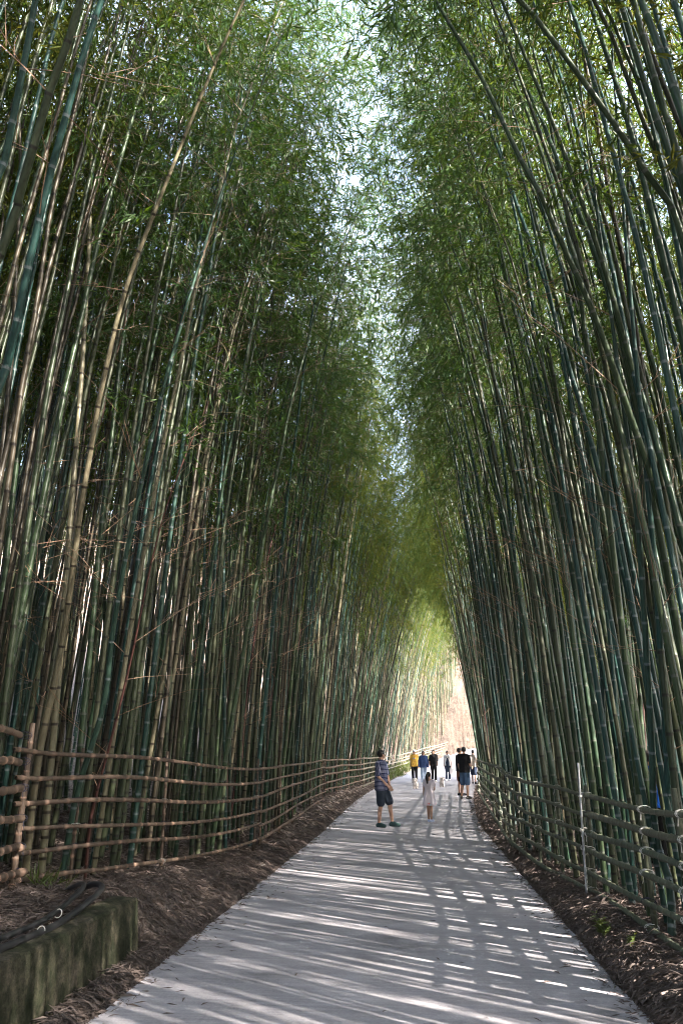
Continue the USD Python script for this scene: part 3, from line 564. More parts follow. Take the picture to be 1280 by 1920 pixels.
fence_section('nearest bamboo fence at the left edge showing the ends of six thick rails', nl, nlt, 0, 3 * mL, RAIL_L, 0.031, [0.35, 0.95], ROPE_D, -1, 0.03, flip=True)
fence_section('long six rail brown bamboo fence above the mossy wall', GL, GLt, mL, 3 * mL, RAIL_L, 0.021, [0.012, 0.3, 0.62, 0.99], ROPE_D, -1, 0.06, bores=True)
fence_section('brown bamboo fence section with a tall reddish post, second from the left', GL, GLt, 3 * mL, 4 * mL, RAIL_L, 0.021, [0.02, 0.22, 0.4, 0.7, 0.98], ROPE_D, -1, 0.08)
fence_section('short bamboo fence section just left of the man in the striped shirt', GL, GLt, 4 * mL, 5 * mL, RAIL_L, 0.024, [0.03, 0.35, 0.7, 0.98], ROPE_D, -1, 0.1, loops=1)
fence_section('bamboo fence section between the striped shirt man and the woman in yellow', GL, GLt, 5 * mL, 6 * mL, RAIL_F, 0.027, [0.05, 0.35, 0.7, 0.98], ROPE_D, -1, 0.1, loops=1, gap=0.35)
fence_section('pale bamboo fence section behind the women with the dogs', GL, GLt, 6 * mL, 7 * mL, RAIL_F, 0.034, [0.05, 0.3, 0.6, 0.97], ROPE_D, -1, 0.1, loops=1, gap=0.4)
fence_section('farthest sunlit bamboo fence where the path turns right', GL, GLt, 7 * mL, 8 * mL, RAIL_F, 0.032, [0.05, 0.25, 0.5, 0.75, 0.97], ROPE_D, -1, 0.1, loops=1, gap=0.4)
fence_section('nearest green bamboo fence on the right with white rope ties', GR, GRt, 0, 2 * mR, RAIL_R, 0.030, [0.18, 0.47, 0.68, 0.985], ROPE_W, 1, 0.07, flip=True)
fence_section('middle green bamboo fence section on the right beyond the metal pole', GR, GRt, 2 * mR, 3 * mR, RAIL_R, 0.026, [0.03, 0.3, 0.55, 0.8, 0.98], ROPE_W, 1, 0.10, flip=True)
fence_section('far curving green bamboo fence on the right beside the men', GR, GRt, 3 * mR, 5 * mR, RAIL_R, 0.027, [0.05, 0.25, 0.45, 0.6, 0.8, 0.98], ROPE_W, 1, 0.1, flip=True, loops=1)
mp = thing('metal_pole', 'thin shiny metal pole leaning by the right fence', 'pole')
a_, b_ = at_depth(1083, 1431, 8.95), at_depth(1103, 1722, 8.6)
obj('pipe', tube(np.linspace(b_, a_, 5), 0.0135, 10), METAL, mp, smooth=40)
g_ = [loop(a_ + (b_ - a_) * u, np.array([1.0, 0, 0]), np.array([0, 1.0, 0]), 0.018, 0.018, 0.005) for u in (0.22, .225, 0.44, 0.445)]
obj('rope_tie', join(g_), ROPE_W, mp)

# ------------------------------------------------------------------ leaf litter, grass, weeds, a scrap of paper
lr = np.random.default_rng(31)
def litter(n, side, ylo, yhi, reach, lo, hi, wid, edge=0.0):
    y = ylo + (yhi - ylo) * lr.random(n) ** 1.25; d = edge + (reach - edge) * lr.random(n) ** 1.5
    x = pl(y) - d if side < 0 else pr(y) + d
    ok = ~((side < 0) & (y < 7.0) & (d > 0.36) & (d < 0.64)); x, y = x[ok], y[ok]; n = len(x)
    z = ground_z(x, y); on = np.where(side < 0, pl(y) - x, x - pr(y)) < 0.05; z = np.where(on, np.maximum(z, zp(y) + 0.003), z) + lr.uniform(0.0, 0.045, n) * np.where(on, 0.3, 1.0)
    e = 0.05; zx = (ground_z(x + e, y) - ground_z(x - e, y)) / (2 * e); zy = (ground_z(x, y + e) - ground_z(x, y - e)) / (2 * e)
    a = lr.uniform(0, 2 * np.pi, n); D = np.stack([np.cos(a), np.sin(a), np.cos(a) * np.clip(zx, -2, 2) + np.sin(a) * np.clip(zy, -2, 2) + lr.normal(size=n) * 0.22], 1)
    Ln = lr.uniform(lo, hi, n)
    return leaf_quads(np.stack([x, y, z], 1), D, Ln, Ln * lr.uniform(*wid, n), lr, 1.6)
lt = join([litter(1300, -1, 3.5, 30, .30, .05, .14, (.08, .16), -0.13), litter(1600, 1, 2.5, 30, .30, .05, .14, (.08, .16), -0.13), litter(52000, -1, 4.5, 16, 5.0, .06, .17, (.09, .18), 0.0), litter(52000, 1, 2.5, 15, 3.6, .06, .17, (.08, .17), 0.0), litter(16000, -1, 14, 48, 7, .12, .30, (.12, .22)), litter(9000, 1, 14, 45, 4, .12, .30, (.12, .22))])
tag(obj('leaf_litter', lt, litter_m), 'dry fallen bamboo leaves covering the banks on both sides of the path', 'leaf litter', None, 'stuff')
n = 520; yy = 3.5 + 24 * lr.random(n) ** 1.5; xx = np.where(lr.random(n) < .5, pl(yy) + .5 * lr.random(n) ** 2.5, pr(yy) - .5 * lr.random(n) ** 2.5); xx[:60] = lr.uniform(-2, 1.3, 60)
a = lr.uniform(0, 6.28, n); Ln = lr.uniform(.05, .13, n)
tag(obj('stray_leaves', leaf_quads(np.stack([xx, yy, zp(yy) + .004], 1), np.stack([np.cos(a), np.sin(a), 0 * a + .05], 1), Ln, Ln * .14, lr, 4), litter_m), 'stray dry leaves scattered on the edges of the concrete path', 'leaf litter', None, 'stuff')
def blades(n, xy, h, seed):
    r = np.random.default_rng(seed); B = np.array([[*p, float(ground_z(*p))] for p in xy]); B = B[r.integers(0, len(B), n)] + np.concatenate([r.normal(size=(n, 2)) * 0.10, np.zeros((n, 1))], 1)
    D = r.normal(size=(n, 3)) * 0.45 + [0, 0, 1.0]; L = r.uniform(0.4, 1.0, n) * h
    return leaf_quads(B, D, L, L * 0.06 + .006, r, 0.1)
gy_ = lr.uniform(44, 74, 130); gx_ = pl(gy_) - 0.05 - 0.95 * lr.random(130)
tag(obj('grass_verge', blades(2200, np.stack([gx_, gy_], 1), 0.55, 3), GRASS), 'green grass verge at the foot of the far fence where the path bends', 'grass', None, 'stuff')
q = at_depth(92, 1625, 7.3)
tag(obj('grass_tuft', blades(26, [(q[0], q[1])], 0.26, 4), GRASS), 'small green grass tuft behind the lowest rail near the first left post', 'grass', None, 'stuff')
def weed(label, p, h, nst, seed):
    r = np.random.default_rng(seed); w = thing('weed', label, 'plant', (p[0], p[1], float(ground_z(p[0], p[1])))); B, D, st = [], [], []
    for i in range(nst):
        az = r.uniform(0, 6.28); tip = np.array([np.cos(az) * .5, np.sin(az) * .5, 1.0]) * h * r.uniform(.6, 1)
        st.append(tube(np.array([[0, 0, -.02], tip * .5 + [0, 0, .02], tip]), [.004, .003, .0015], 4, False))
        for v in np.linspace(.35, 1, 6):
            for s in (-1, 1): B.append(tip * v); D.append(np.array([np.cos(az + s * 1.3), np.sin(az + s * 1.3), .45]) + r.normal(size=3) * .2)
    obj('stems', join(st), GRASS, w); L = r.uniform(.05, .09, len(B)) * h / .22
    obj('leaves', leaf_quads(np.array(B), np.array(D), L, L * .3, r), GRASS, w, kind='stuff')
weed('small bright green weed on the litter below the right fence', on_level(1131, 1742, .1), 0.20, 5, 8)
weed('low dark green weed beside the nearest right fence post', on_level(1178, 1766, .1), 0.12, 4, 9)
p_ = on_level(497, 1622, 0.03); r_ = np.random.default_rng(2)
gxx, gyy = np.meshgrid(np.linspace(-.09, .09, 9), np.linspace(-.05, .05, 7)); gzz = 0.02 * fb(gxx * 12, gyy * 12, 1.0, 3) + .03
ii, jj = np.meshgrid(np.arange(6), np.arange(8), indexing='ij')
tag(obj('paper_scrap', (np.stack([p_[0] + gxx, p_[1] + gyy, gzz], -1).reshape(-1, 3), np.stack([ii * 9 + jj, ii * 9 + jj + 1, (ii + 1) * 9 + jj + 1, (ii + 1) * 9 + jj], -1).reshape(-1, 4)), simple('paper', (.78, .78, .78), .7, .05), smooth=True), 'small white scrap of paper at the left edge of the path', 'litter')

# ------------------------------------------------------------------ people
V3 = lambda *a: np.array(a, float)
def ball(p, r, n=14): return m3.Manifold.sphere(float(r), n).translate([float(x) for x in p])
def ell(p, r, n=20): return m3.Manifold.sphere(1.0, n).scale([float(x) for x in r]).translate([float(x) for x in p])
def chain(*pr_): # (point, radius) ... hull of neighbours
    return m3.Manifold.batch_boolean([m3.Manifold.batch_hull([ball(*pr_[i]), ball(*pr_[i + 1])]) for i in range(len(pr_) - 1)], m3.OpType.Add)
def hull(*b): return m3.Manifold.batch_hull(list(b))
def union(*b): return m3.Manifold.batch_boolean(list(b), m3.OpType.Add)
def soft(m, ln=0.022, it=10):
    k = m.refine_to_length(ln).to_mesh(); t = trimesh.Trimesh(k.vert_properties[:, :3], k.tri_verts, process=True)
    if it: trimesh.smoothing.filter_taubin(t, iterations=it)
    return t
SKIN = simple('skin', (0.44, 0.255, 0.18), 0.5, 0.06, 12); HAIR = simple('black_hair', (0.012, 0.010, 0.010), 0.38, 0.3, 60)
EYE_M = simple('eye_dark', (0.02, 0.015, 0.012), 0.3); LIP = simple('lip', (0.36, 0.13, 0.11), 0.5)
def cloth(name, c, var=0.14): return simple(name, c, 0.85, var, 14, 0.25, 0.2)
BLACK, NAVY, WHITE_C = cloth('black_cloth', (.012, .012, .014)), cloth('navy_cloth', (.030, .042, .075)), cloth('white_cloth', (.78, .75, .76), .05)
def stripes(name, axis, freq, base, line, width):
    return mat(name, {'tc': ('texture_coordinate', {}), 'd': ('vector_math', {'math_type': 'dot_product', 'vector2': axis}), 'f': ('math', {'math_type': 'multiply', 'value2': freq}), 'fr': ('math', {'math_type': 'fraction'}),
        'l': ('math', {'math_type': 'less_than', 'value2': width}), 'm': ('mix_color', {'a': base, 'b': line}), 'p': ('principled_bsdf', {'roughness': 0.85, 'specular_ior_level': .2})},
        [('tc.object', 'd.vector1'), ('d.value', 'f.value1'), ('f.value', 'fr.value1'), ('fr.value', 'l.value1'), ('l.value', 'm.fac'), ('m.result', 'p.base_color')])

def person(label, loc, rz, H, pose=None, top=None, sleeve=0.55, top_mat=None, hem=0.86, bottom='pants', bottom_mat=None, knee_len=0.5, shoe_mat=None, hair='short', head_yaw=0.0, head_pitch=0.0, build=1.0, sleeve_mat=None, fat=1.0, neck_scarf=None, name='person'):
    k = H / 1.72; po = {} if pose is None else pose
    t = thing(name, label, 'person', loc, rz)
    S = lambda p: np.asarray(p, float) * k
    J = {}
    for s, n in ((-1, 'l'), (1, 'r')):
        J['sh' + n] = V3(s * .165 * build, 0, 1.405); J['el' + n] = V3(s * .215 * build, -.015, 1.12); J['wr' + n] = V3(s * .225 * build, .05, .87)
        J['hip' + n] = V3(s * .085, 0, .92); J['kn' + n] = V3(s * .095, .01, .49); J['an' + n] = V3(s * .10, -.015, .085); J['toe' + n] = V3(s * .12, .15, .035)
    J.update({a: V3(*b) for a, b in po.items()})
    J = {a: S(b) for a, b in J.items()}
    R = lambda r: r * k
    hc, hs = math.cos(head_yaw), math.sin(head_yaw); hp, hq = math.cos(head_pitch), math.sin(head_pitch)
    HR = np.array([[hc, -hs, 0], [hs, hc, 0], [0, 0, 1]]) @ np.array([[1, 0, 0], [0, hp, -hq], [0, hq, hp]])
    hcen = S(V3(0, .012, 1.60))
    def onhead(v): return hcen + HR @ (np.asarray(v, float) * k)
    def headell(c, r, n=20):
        m = m3.Manifold.sphere(1.0, n).scale([float(x * k) for x in r]).translate([float(x * k) for x in c])
        A = np.concatenate([HR, hcen[:, None]], 1); return m.transform(A.tolist())
    # one continuous body
    parts = [hull(ball(S(V3(-.06, 0, .95)), R(.105)), ball(S(V3(.06, 0, .95)), R(.105)), ball(S(V3(-.045, .005, 1.12)), R(.098)), ball(S(V3(.045, .005, 1.12)), R(.098))),
             hull(ball(S(V3(-.045, .005, 1.12)), R(.098)), ball(S(V3(.045, .005, 1.12)), R(.098)), ball(S(V3(-.075, 0, 1.30)), R(.098)), ball(S(V3(.075, 0, 1.30)), R(.098))),
             hull(ball(S(V3(-.075, 0, 1.30)), R(.098)), ball(S(V3(.075, 0, 1.30)), R(.098)), ball(J['shl'], R(.05)), ball(J['shr'], R(.05)), ball(S(V3(0, 0, 1.45)), R(.05))),
             chain((S(V3(0, -.005, 1.43)), R(.056)), (onhead((0, -.012, -.07)), R(.052)))]
    head = hull(headell((0, -.012, .02), (.074, .092, .095)), headell((0, .035, -.07), (.045, .042, .042)), headell((0, .055, -.02), (.05, .03, .05)))
    parts += [head, hull(headell((0, .088, .01), (.008, .008, .012), 8), headell((0, .104, -.022), (.013, .013, .011), 8)), headell((.075, -.012, -.008), (.012, .02, .03), 10), headell((-.075, -.012, -.008), (.012, .02, .03), 10)]
    for s, n in ((-1, 'l'), (1, 'r')):
        mid = J['el' + n] * .7 + J['wr' + n] * .3
        parts.append(chain((J['sh' + n], R(.05)), (J['el' + n], R(.037))) + chain((J['el' + n], R(.037)), (mid, R(.037)), (J['wr' + n], R(.025))))
        calf = J['kn' + n] * .68 + J['an' + n] * .32 + R(.012) * V3(0, -1, 0)
        parts.append(chain((J['hip' + n], R(.085)), (J['kn' + n], R(.054)), (calf, R(.052)), (J['an' + n], R(.034))))
        toe = J['toe' + n]; heel = J['an' + n] + (J['an' + n] - toe) * V3(.25, .25, 0); heel[2] = toe[2] + (J['an' + n][2] - toe[2]) * .15
        parts.append(hull(ball(J['an' + n], R(.034)), ball(heel, R(.03)), ball(toe * .6 + heel * .4, R(.036)), ball(toe, R(.026))))
        fd = J['wr' + n] - J['el' + n]; fd /= np.linalg.norm(fd); fd = fd * 0.9 + V3(0, .15, -.2); fd /= np.linalg.norm(fd)
        acr = np.cross(fd, V3(-s * .9, -.25, .2)); acr /= np.linalg.norm(acr); inn = np.cross(acr, fd) ; inn *= np.sign(inn @ V3(-s, 0, 0)) or 1
        pc = J['wr' + n] + fd * R(.045)
        parts.append(hull(ball(J['wr' + n], R(.022)), ball(pc + acr * R(.022), R(.014)), ball(pc - acr * R(.022), R(.014)), ball(pc + fd * R(.04) + acr * R(.03), R(.011)), ball(pc + fd * R(.04) - acr * R(.03), R(.011))))
        for f, (o, L) in enumerate(((-.03, .052), (-.01, .064), (.01, .070), (.03, .060))):
            a0 = pc + fd * R(.04) + acr * R(o); a1 = a0 + (fd + inn * .25) * R(L * .55); a2 = a1 + (fd * .8 + inn * .65) * R(L * .5)
            parts.append(chain((a0, R(.0095)), (a1, R(.0085)), (a2, R(.007))))
        fwd = acr if acr @ V3(0, 1, 0) > 0 else -acr
        parts.append(chain((pc - fd * R(.015) + fwd * R(.022), R(.011)), (pc + fd * R(.018) + fwd * R(.045) + inn * R(.012), R(.010)), (pc + fd * R(.045) + fwd * R(.042) + inn * R(.022), R(.008))))
    obj('body', soft(union(*parts), 0.02 * k, 6), SKIN, t, smooth=True)
    for s in (-1, 1): obj('eye', soft(headell((s * .030, .079, .008), (.012, .006, .007), 10), 0.02, 0), EYE_M, t, smooth=True)
    obj('mouth', soft(headell((0, .083, -.062), (.021, .006, .006), 10), 0.02, 0), LIP, t, smooth=True)
    # clothes
    if top_mat is not None:
        f_ = fat
        tor = union(hull(ball(S(V3(-.065, .0, hem + .09)), R(.128 * f_)), ball(S(V3(.065, .0, hem + .09)), R(.128 * f_)), ball(S(V3(-.06, .005, 1.12)), R(.118 * f_)), ball(S(V3(.06, .005, 1.12)), R(.118 * f_)), ball(S(V3(-.08, 0, 1.30)), R(.116)), ball(S(V3(.08, 0, 1.30)), R(.116)),
                         ball(S(V3(-.065, .0, hem)), R(.132 * f_)), ball(S(V3(.065, .0, hem)), R(.132 * f_))),
                    hull(ball(S(V3(-.08, 0, 1.30)), R(.116)), ball(S(V3(.08, 0, 1.30)), R(.116)), ball(J['shl'], R(.064)), ball(J['shr'], R(.064)), ball(S(V3(0, -.005, 1.45)), R(.066))))
        tor = tor.trim_by_plane([0, 0, 1.0], float(hem * k))
        sl = []
        for n in 'lr':
            if sleeve <= 1: e = J['sh' + n] * (1 - sleeve) + J['el' + n] * sleeve; sl.append(chain((J['sh' + n], R(.068)), (e, R(.066 * (1 if sleeve < .95 else .8)))))
            else: sl.append(chain((J['sh' + n], R(.066)), (J['el' + n], R(.053)), (J['wr' + n], R(.040))))
        if sleeve_mat is None: obj('top', soft(union(tor, *sl), .022 * k, 5), top_mat, t, smooth=True)
        else:
            obj('shirt', soft(tor, .022 * k, 5), top_mat, t, smooth=True)
            for e in sl: obj('sleeve', soft(e, .022 * k, 3), sleeve_mat, t, smooth=True)
    if bottom in ('pants', 'shorts'):
        pp = [hull(ball(S(V3(-.07, 0, .96)), R(.118)), ball(S(V3(.07, 0, .96)), R(.118)), ball(J['hipl'], R(.105)), ball(J['hipr'], R(.105)))]
        for n in 'lr':
            if bottom == 'pants': pp.append(chain((J['hip' + n], R(.105)), (J['kn' + n], R(.074)), (J['an' + n] + V3(0, 0, R(.03)), R(.062))))
            else: e = J['hip' + n] * (1 - knee_len) + J['kn' + n] * knee_len; pp.append(chain((J['hip' + n], R(.11)), (e, R(.100))))
        obj('trousers' if bottom == 'pants' else 'shorts', soft(union(*pp).trim_by_plane([0, 0, -1.0], float(-1.02 * k)), .024 * k, 4), bottom_mat, t, smooth=True)
    if bottom == 'dress':
        d = union(hull(ball(S(V3(-.06, 0, 1.12)), R(.112)), ball(S(V3(.06, 0, 1.12)), R(.112)), ball(S(V3(-.08, 0, 1.32)), R(.105)), ball(S(V3(.08, 0, 1.32)), R(.105)), ball(J['shl'], R(.06)), ball(J['shr'], R(.06))),
                  hull(ball(S(V3(-.06, 0, 1.12)), R(.112)), ball(S(V3(.06, 0, 1.12)), R(.112)), ball(S(V3(-.10, 0, knee_len)), R(.17)), ball(S(V3(.10, 0, knee_len)), R(.17))))
        sl = [chain((J['sh' + n], R(.066)), (J['sh' + n] * .5 + J['el' + n] * .5, R(.07))) for n in 'lr']
        obj('dress', soft(union(d, *sl).trim_by_plane([0, 0, 1.0], float(knee_len * k)), .022 * k, 4), bottom_mat, t, smooth=True)
    for n in 'lr':
        toe = J['toe' + n]; an = J['an' + n]; heel = an + (an - toe) * V3(.28, .28, 0); heel[2] = toe[2] + (an[2] - toe[2]) * .15
        sh = hull(ball(heel, R(.042)), ball(toe * .62 + heel * .38, R(.048)), ball(toe, R(.036)), ball(an - V3(0, 0, R(.012)), R(.042))).trim_by_plane([0, 0, 1.0], float(min(toe[2], heel[2]) - R(.034)))
        obj('shoe', soft(sh, .02 * k, 2), shoe_mat or BLACK, t, smooth=True)
    if hair in ('short', 'long', 'ponytail', 'tied', 'cap'):
        hm = headell((0, -.020, .032), (.083, .100, .098)) - headell((0, .105, -.045), (.105, .085, .105))
        hm = hm - headell((0, 0.02, -.125), (.2, .2, .075))
        if hair == 'long': hm = hm + hull(headell((0, -.05, .0), (.078, .06, .05)), headell((0, -.075, -.16), (.085, .035, .03)))
        if hair == 'tied': hm = hm + headell((0, -.105, .02), (.04, .04, .04))
        hobj = obj('hair', soft(hm, .018 * k, 2), HAIR, t, smooth=True)
        if hair == 'ponytail':
            obj('ponytail', soft(chain((onhead((0, -.10, .05)), R(.034)), (onhead((0, -.145, .0)), R(.05)), (onhead((0, -.14, -.14)), R(.052)), (onhead((0, -.12, -.27)), R(.030))), .02, 3), HAIR, hobj, smooth=True)
            obj('hair_tie', soft(headell((0, -.118, .045), (.036, .018, .036), 12), .02, 0), simple('gold_hair_tie', (.55, .36, .12), .5), hobj, smooth=True)
        if hair == 'cap':
            cp_ = (headell((0, -.014, .048), (.098, .116, .106)) - headell((0, 0, -.09), (.3, .3, .115))) + (headell((0, .11, .045), (.075, .085, .012)))
            obj('cap', soft(cp_, .018 * k, 1), WHITE_C, t, smooth=True)
    return t, J, k

def stand(px, zc, dz=0.0):
    p = at_depth(px, 1415, zc); return (p[0], p[1], float(zp(p[1])) + dz)
D2 = math.radians
# man in the striped shirt: faces right, a little towards us, head turned to the far right, hands together in front
navy_b, line_c = (.022, .030, .080), (.36, .36, .46)
pose = dict(ell=(-.22, .06, 1.13), wrl=(-.05, .185, .92), elr=(.20, .01, 1.12), wrr=(.03, .19, .895), knl=(-.09, .17, .52), anl=(-.10, .22, .11), toel=(-.12, .38, .045), knr=(.09, .02, .49), anr=(.10, -.03, .085), toer=(.13, .13, .035))
man, MJ, mk = person('man in a navy striped shirt and dark shorts standing on the path, head turned away', stand(714, 18.1), D2(-112), 1.74, pose, top_mat=stripes('shirt_hoops', (0, 0, 1), 34.0, navy_b, line_c, .22), sleeve_mat=stripes('shirt_upright_stripes', (0, 1, .12), 46.0, navy_b, line_c, .30), sleeve=.82, hem=.80, fat=1.06,
    bottom='shorts', bottom_mat=cloth('dark_blue_shorts', (.032, .042, .060)), knee_len=.9, shoe_mat=simple('green_slip_on', (.030, .065, .062), .7), hair='short', head_yaw=D2(62), build=1.08)
# the girl
gpose = dict(ell=(-.20, -.01, 1.13), wrl=(-.215, .04, .90), elr=(.19, .03, 1.14), wrr=(.10, .16, 1.02), knl=(-.06, .01, .49), knr=(.06, -.02, .49), anl=(-.05, .0, .085), anr=(.055, -.05, .085), toel=(-.07, .15, .035), toer=(.10, .10, .035))
girl, GJ, gk = person('small girl in a white dress with a black ponytail, seen from behind', stand(802, 19.2), D2(-14), 1.19, gpose, bottom='dress', bottom_mat=cloth('white_dress', (.74, .66, .72), .05), knee_len=.56, shoe_mat=simple('pale_blue_shoes', (.55, .60, .85), .6), hair='ponytail', head_yaw=D2(-16))
hemc = simple('printed_hem', (.62, .42, .46), .8, .5, 16)
a = np.linspace(0, 2 * np.pi, 40); rr_ = [(0.575, .277, .177), (.66, .262, .166)]
hv = np.vstack([np.stack([np.cos(a) * r1 * gk, np.sin(a) * r2 * gk, 0 * a + z * gk], 1) for z, r1, r2 in rr_]); hf = np.array([[i, i + 1, 40 + i + 1, 40 + i] for i in range(39)])
obj('printed_hem', (hv, hf), mat('hem_print', {'tc': ('texture_coordinate', {}), 'v': ('voronoi_texture', {'scale': 14.0}), 'r': ('rgb_ramp', {'ramp': [(0.0, (.75, .30, .30)), (.3, (.70, .55, .62)), (.6, (.40, .62, .68)), (1, (.72, .66, .40))], 'interpolate': False}), 'sp': ('separate_color', {}), 'p': ('principled_bsdf', {'roughness': .85})},
    [('tc.object', 'v.vector'), ('v.color', 'sp.color'), ('sp.r', 'r.fac'), ('r.color', 'p.base_color')]), girl, smooth=True)
walk = lambda s=1: dict(knl=(-.09, .10 * s, .51), anl=(-.09, .10 * s, .10), toel=(-.10, .26 * s + (.0 if s > 0 else .28), .045), knr=(.09, -.04 * s + .03, .48), anr=(.09, -.16 * s, .11), toer=(.11, -.16 * s + .16, .04))
DENIM = cloth('light_jeans', (.33, .42, .55)); WSHOE = simple('white_shoes', (.72, .70, .68), .6)
yel, YJ, yk = person('woman in a yellow t-shirt, white cap and black trousers walking a dog', stand(776, 39.5), D2(178), 1.66, walk(1), top_mat=cloth('yellow_tee', (.62, .36, .07)), bottom_mat=BLACK, shoe_mat=BLACK, hair='cap', build=.96)
obj('chest_print', soft(ell(V3(0, .112, 1.27) * yk, V3(.085, .012, .035) * yk, 16), .03, 0), simple('chest_print_look', (.30, .34, .44), .8, .4, 30), yel, smooth=True)
blu, _, _ = person('woman in a dark blue jacket and pale jeans between the yellow and black dressed women', stand(793, 38.0), D2(182), 1.62, {**walk(-1), 'ell': (-.24, .02, 1.13), 'elr': (.24, .02, 1.13), 'wrl': (-.24, .10, .90), 'wrr': (.25, .10, .90)}, top_mat=cloth('blue_jacket', (.030, .055, .145)), sleeve=2, bottom_mat=DENIM, shoe_mat=WSHOE, hair='long', build=1.05, fat=1.12)
blk, _, _ = person('woman all in black with white shoes walking towards us', stand(812, 40.5), D2(180), 1.66, walk(1), top_mat=BLACK, sleeve=.85, bottom_mat=BLACK, shoe_mat=WSHOE, hair='long', build=1.05, fat=1.1)
ovr, OJ, ok_ = person('woman in dark overalls over a white t-shirt carrying a white bag', stand(838, 42.0), D2(176), 1.60, walk(-1), top_mat=WHITE_C, bottom_mat=NAVY, shoe_mat=WSHOE, hair='tied', build=.95)
bib = hull(ell(V3(0, .03, 1.06) * ok_, V3(.155, .125, .12) * ok_, 16), ell(V3(0, .045, 1.28) * ok_, V3(.085, .09, .04) * ok_, 12), ell(V3(0, .0, .86) * ok_, V3(.185, .15, .1) * ok_, 16), ell(V3(0, 0, .55) * ok_, V3(.17, .14, .05) * ok_, 16))
obj('overall_bib', soft(bib, .025, 3), NAVY, ovr, smooth=True)
for s in (-1, 1): obj('strap', tube(V3(1, 1, 1) * ok_ * np.array([[s * .07, .135, 1.30], [s * .085, .10, 1.42], [s * .085, .0, 1.475], [s * .07, -.11, 1.35], [s * .05, -.125, 1.20]]), .014, 6), NAVY, ovr, smooth=True)
hw = OJ['wrl']; pw = np.array(stand(838, 42.0)); c_, s_ = math.cos(D2(176)), math.sin(D2(176))
bag_at = pw + np.array([c_ * hw[0] - s_ * hw[1], s_ * hw[0] + c_ * hw[1], hw[2]])
bag = thing('tote_bag', 'white bag hanging from the hand of the woman in overalls', 'bag', (bag_at[0] + .03, bag_at[1] - .05, bag_at[2] - .46), D2(-12))
bb = box(.26, .07, .34, (0, 0, .17)); obj('bag_body', trimesh.Trimesh(*bb).subdivide().subdivide(), WHITE_C, bag)
obj('handle', tube(np.array([[-.07, 0, .33], [-.05, 0, .43], [0, 0, .46], [.05, 0, .43], [.07, 0, .33]]), .008, 6), WHITE_C, bag, smooth=True)
BLUESH = cloth('steel_blue_shorts', (.080, .135, .235))
m2, _, _ = person('man in a black t-shirt and steel blue shorts standing by the right fence', stand(869, 27.0), D2(-38), 1.77, dict(ell=(-.22, -.02, 1.12), wrl=(-.22, .06, .87), wrr=(.16, .22, 1.05), elr=(.23, .0, 1.13), knl=(-.10, .0, .49), anl=(-.13, -.06, .085), toel=(-.22, .08, .035)), top_mat=BLACK, sleeve=.7, hem=.86, bottom='shorts', bottom_mat=BLUESH, knee_len=.92, shoe_mat=simple('dark_sandals', (.03, .028, .026), .6), hair='short', head_yaw=D2(28), build=1.1, fat=1.08)
obj('pocket', trimesh.Trimesh(*box(.012, .16, .17, (-.205, -.03, .66))), BLACK, m2)
m4, _, _ = person('man in a black top half hidden behind the man in blue shorts', stand(861, 29.0), D2(-60), 1.74, None, top_mat=BLACK, sleeve=.6, bottom='shorts', bottom_mat=cloth('rust_shorts', (.20, .09, .06)), knee_len=.8, hair='short', build=1.02)
w5, _, _ = person('person in a beige top and dark skirt walking away near the right fence', stand(886, 38.5), D2(-12), 1.66, walk(1), top_mat=cloth('beige_top', (.36, .31, .28)), bottom='shorts', bottom_mat=NAVY, knee_len=.95, shoe_mat=BLACK, hair='tied', build=.98, sleeve=.6)
r6, _, _ = person('person in a red top far along the bend, mostly behind the right culms', stand(896, 80.0), D2(170), 1.68, None, top_mat=cloth('red_top', (.55, .03, .03)), bottom_mat=BLACK, hair='short')
bp = at_depth(1216, 1415, 11.5)
b7, _, _ = person('person in a bright blue top seen through the right hand culms', (bp[0], bp[1], float(ground_z(bp[0], bp[1]))), D2(-60), 1.62, None, top_mat=cloth('bright_blue', (.02, .12, .55)), bottom_mat=BLACK, hair='short', sleeve=.7)

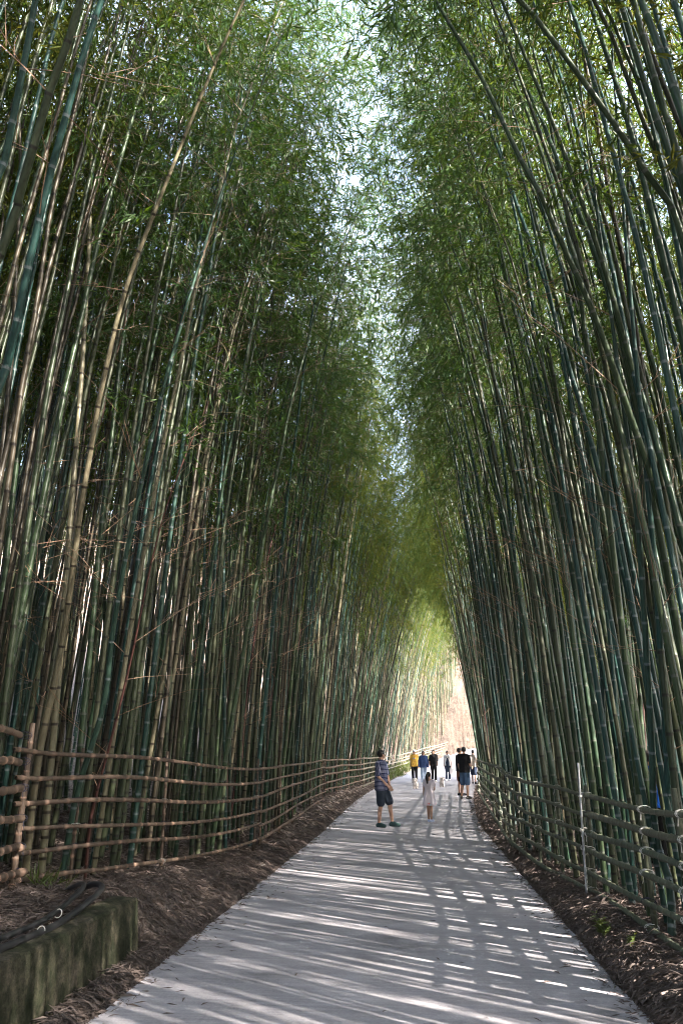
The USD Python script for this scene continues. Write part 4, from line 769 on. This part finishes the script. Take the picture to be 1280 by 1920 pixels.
# ------------------------------------------------------------------ two small white dogs
FUR = simple('white_fur', (.62, .56, .53), .95, .18, 40, .6); NOSE = simple('dog_nose', (.02, .018, .018), .4)
def dog(label, loc, rz, sc, seed):
    t = thing('dog', label, 'dog', loc, rz); z = lambda *a: np.array(a, float) * sc
    trunk = union(hull(ball(z(0, .10, .24), .095 * sc), ball(z(0, -.13, .235), .085 * sc), ball(z(0, .11, .20), .085 * sc)), chain((z(0, .13, .27), .07 * sc), (z(0, .20, .36), .06 * sc)))
    head = union(ell(z(0, .215, .385), z(.075, .075, .07)), ell(z(0, .285, .36), z(.042, .05, .036)), hull(ball(z(.07, .20, .42), .025 * sc), ball(z(.09, .205, .34), .026 * sc)), hull(ball(z(-.07, .20, .42), .025 * sc), ball(z(-.09, .205, .34), .026 * sc)))
    legs = []
    for s in (-1, 1):
        legs.append(chain((z(s * .055, .12, .19), .048 * sc), (z(s * .058, .11, .10), .036 * sc), (z(s * .058, .125, .03), .032 * sc), (z(s * .058, .15, .025), .028 * sc)))
        legs.append(chain((z(s * .055, -.12, .20), .062 * sc), (z(s * .062, -.08, .14), .044 * sc), (z(s * .06, -.16, .085), .032 * sc), (z(s * .06, -.145, .03), .03 * sc), (z(s * .06, -.12, .025), .028 * sc)))
    tail = chain((z(0, -.19, .28), .03 * sc), (z(0, -.25, .36), .035 * sc), (z(.01, -.22, .42), .03 * sc))
    m = soft(union(trunk, head, tail, *legs), .014, 3); m = trimesh.Trimesh(m.vertices, m.faces)
    nz = meshkit.noise(m.vertices * 60, seed) - .4; m.vertices = m.vertices + m.vertex_normals * (nz * .022 * sc)[:, None]
    obj('body', m, FUR, t, smooth=True)
    for s in (-1, 1): obj('eye', soft(ball(z(s * .032, .283, .395), .011 * sc, 10), .02, 0), NOSE, t, smooth=True)
    obj('nose', soft(ell(z(0, .338, .37), z(.017, .012, .013), 10), .02, 0), NOSE, t, smooth=True)
    obj('mouth', soft(ell(z(0, .322, .338), z(.02, .012, .006), 10), .02, 0), NOSE, t, smooth=True)
dog('fluffy white dog with its mouth open walking in front of the woman in yellow', stand(777, 34.0), D2(170), 1.0, 3)
dog('white dog with a grey muzzle walking alone in the middle of the path', stand(826, 35.5), D2(186), 1.0, 5)
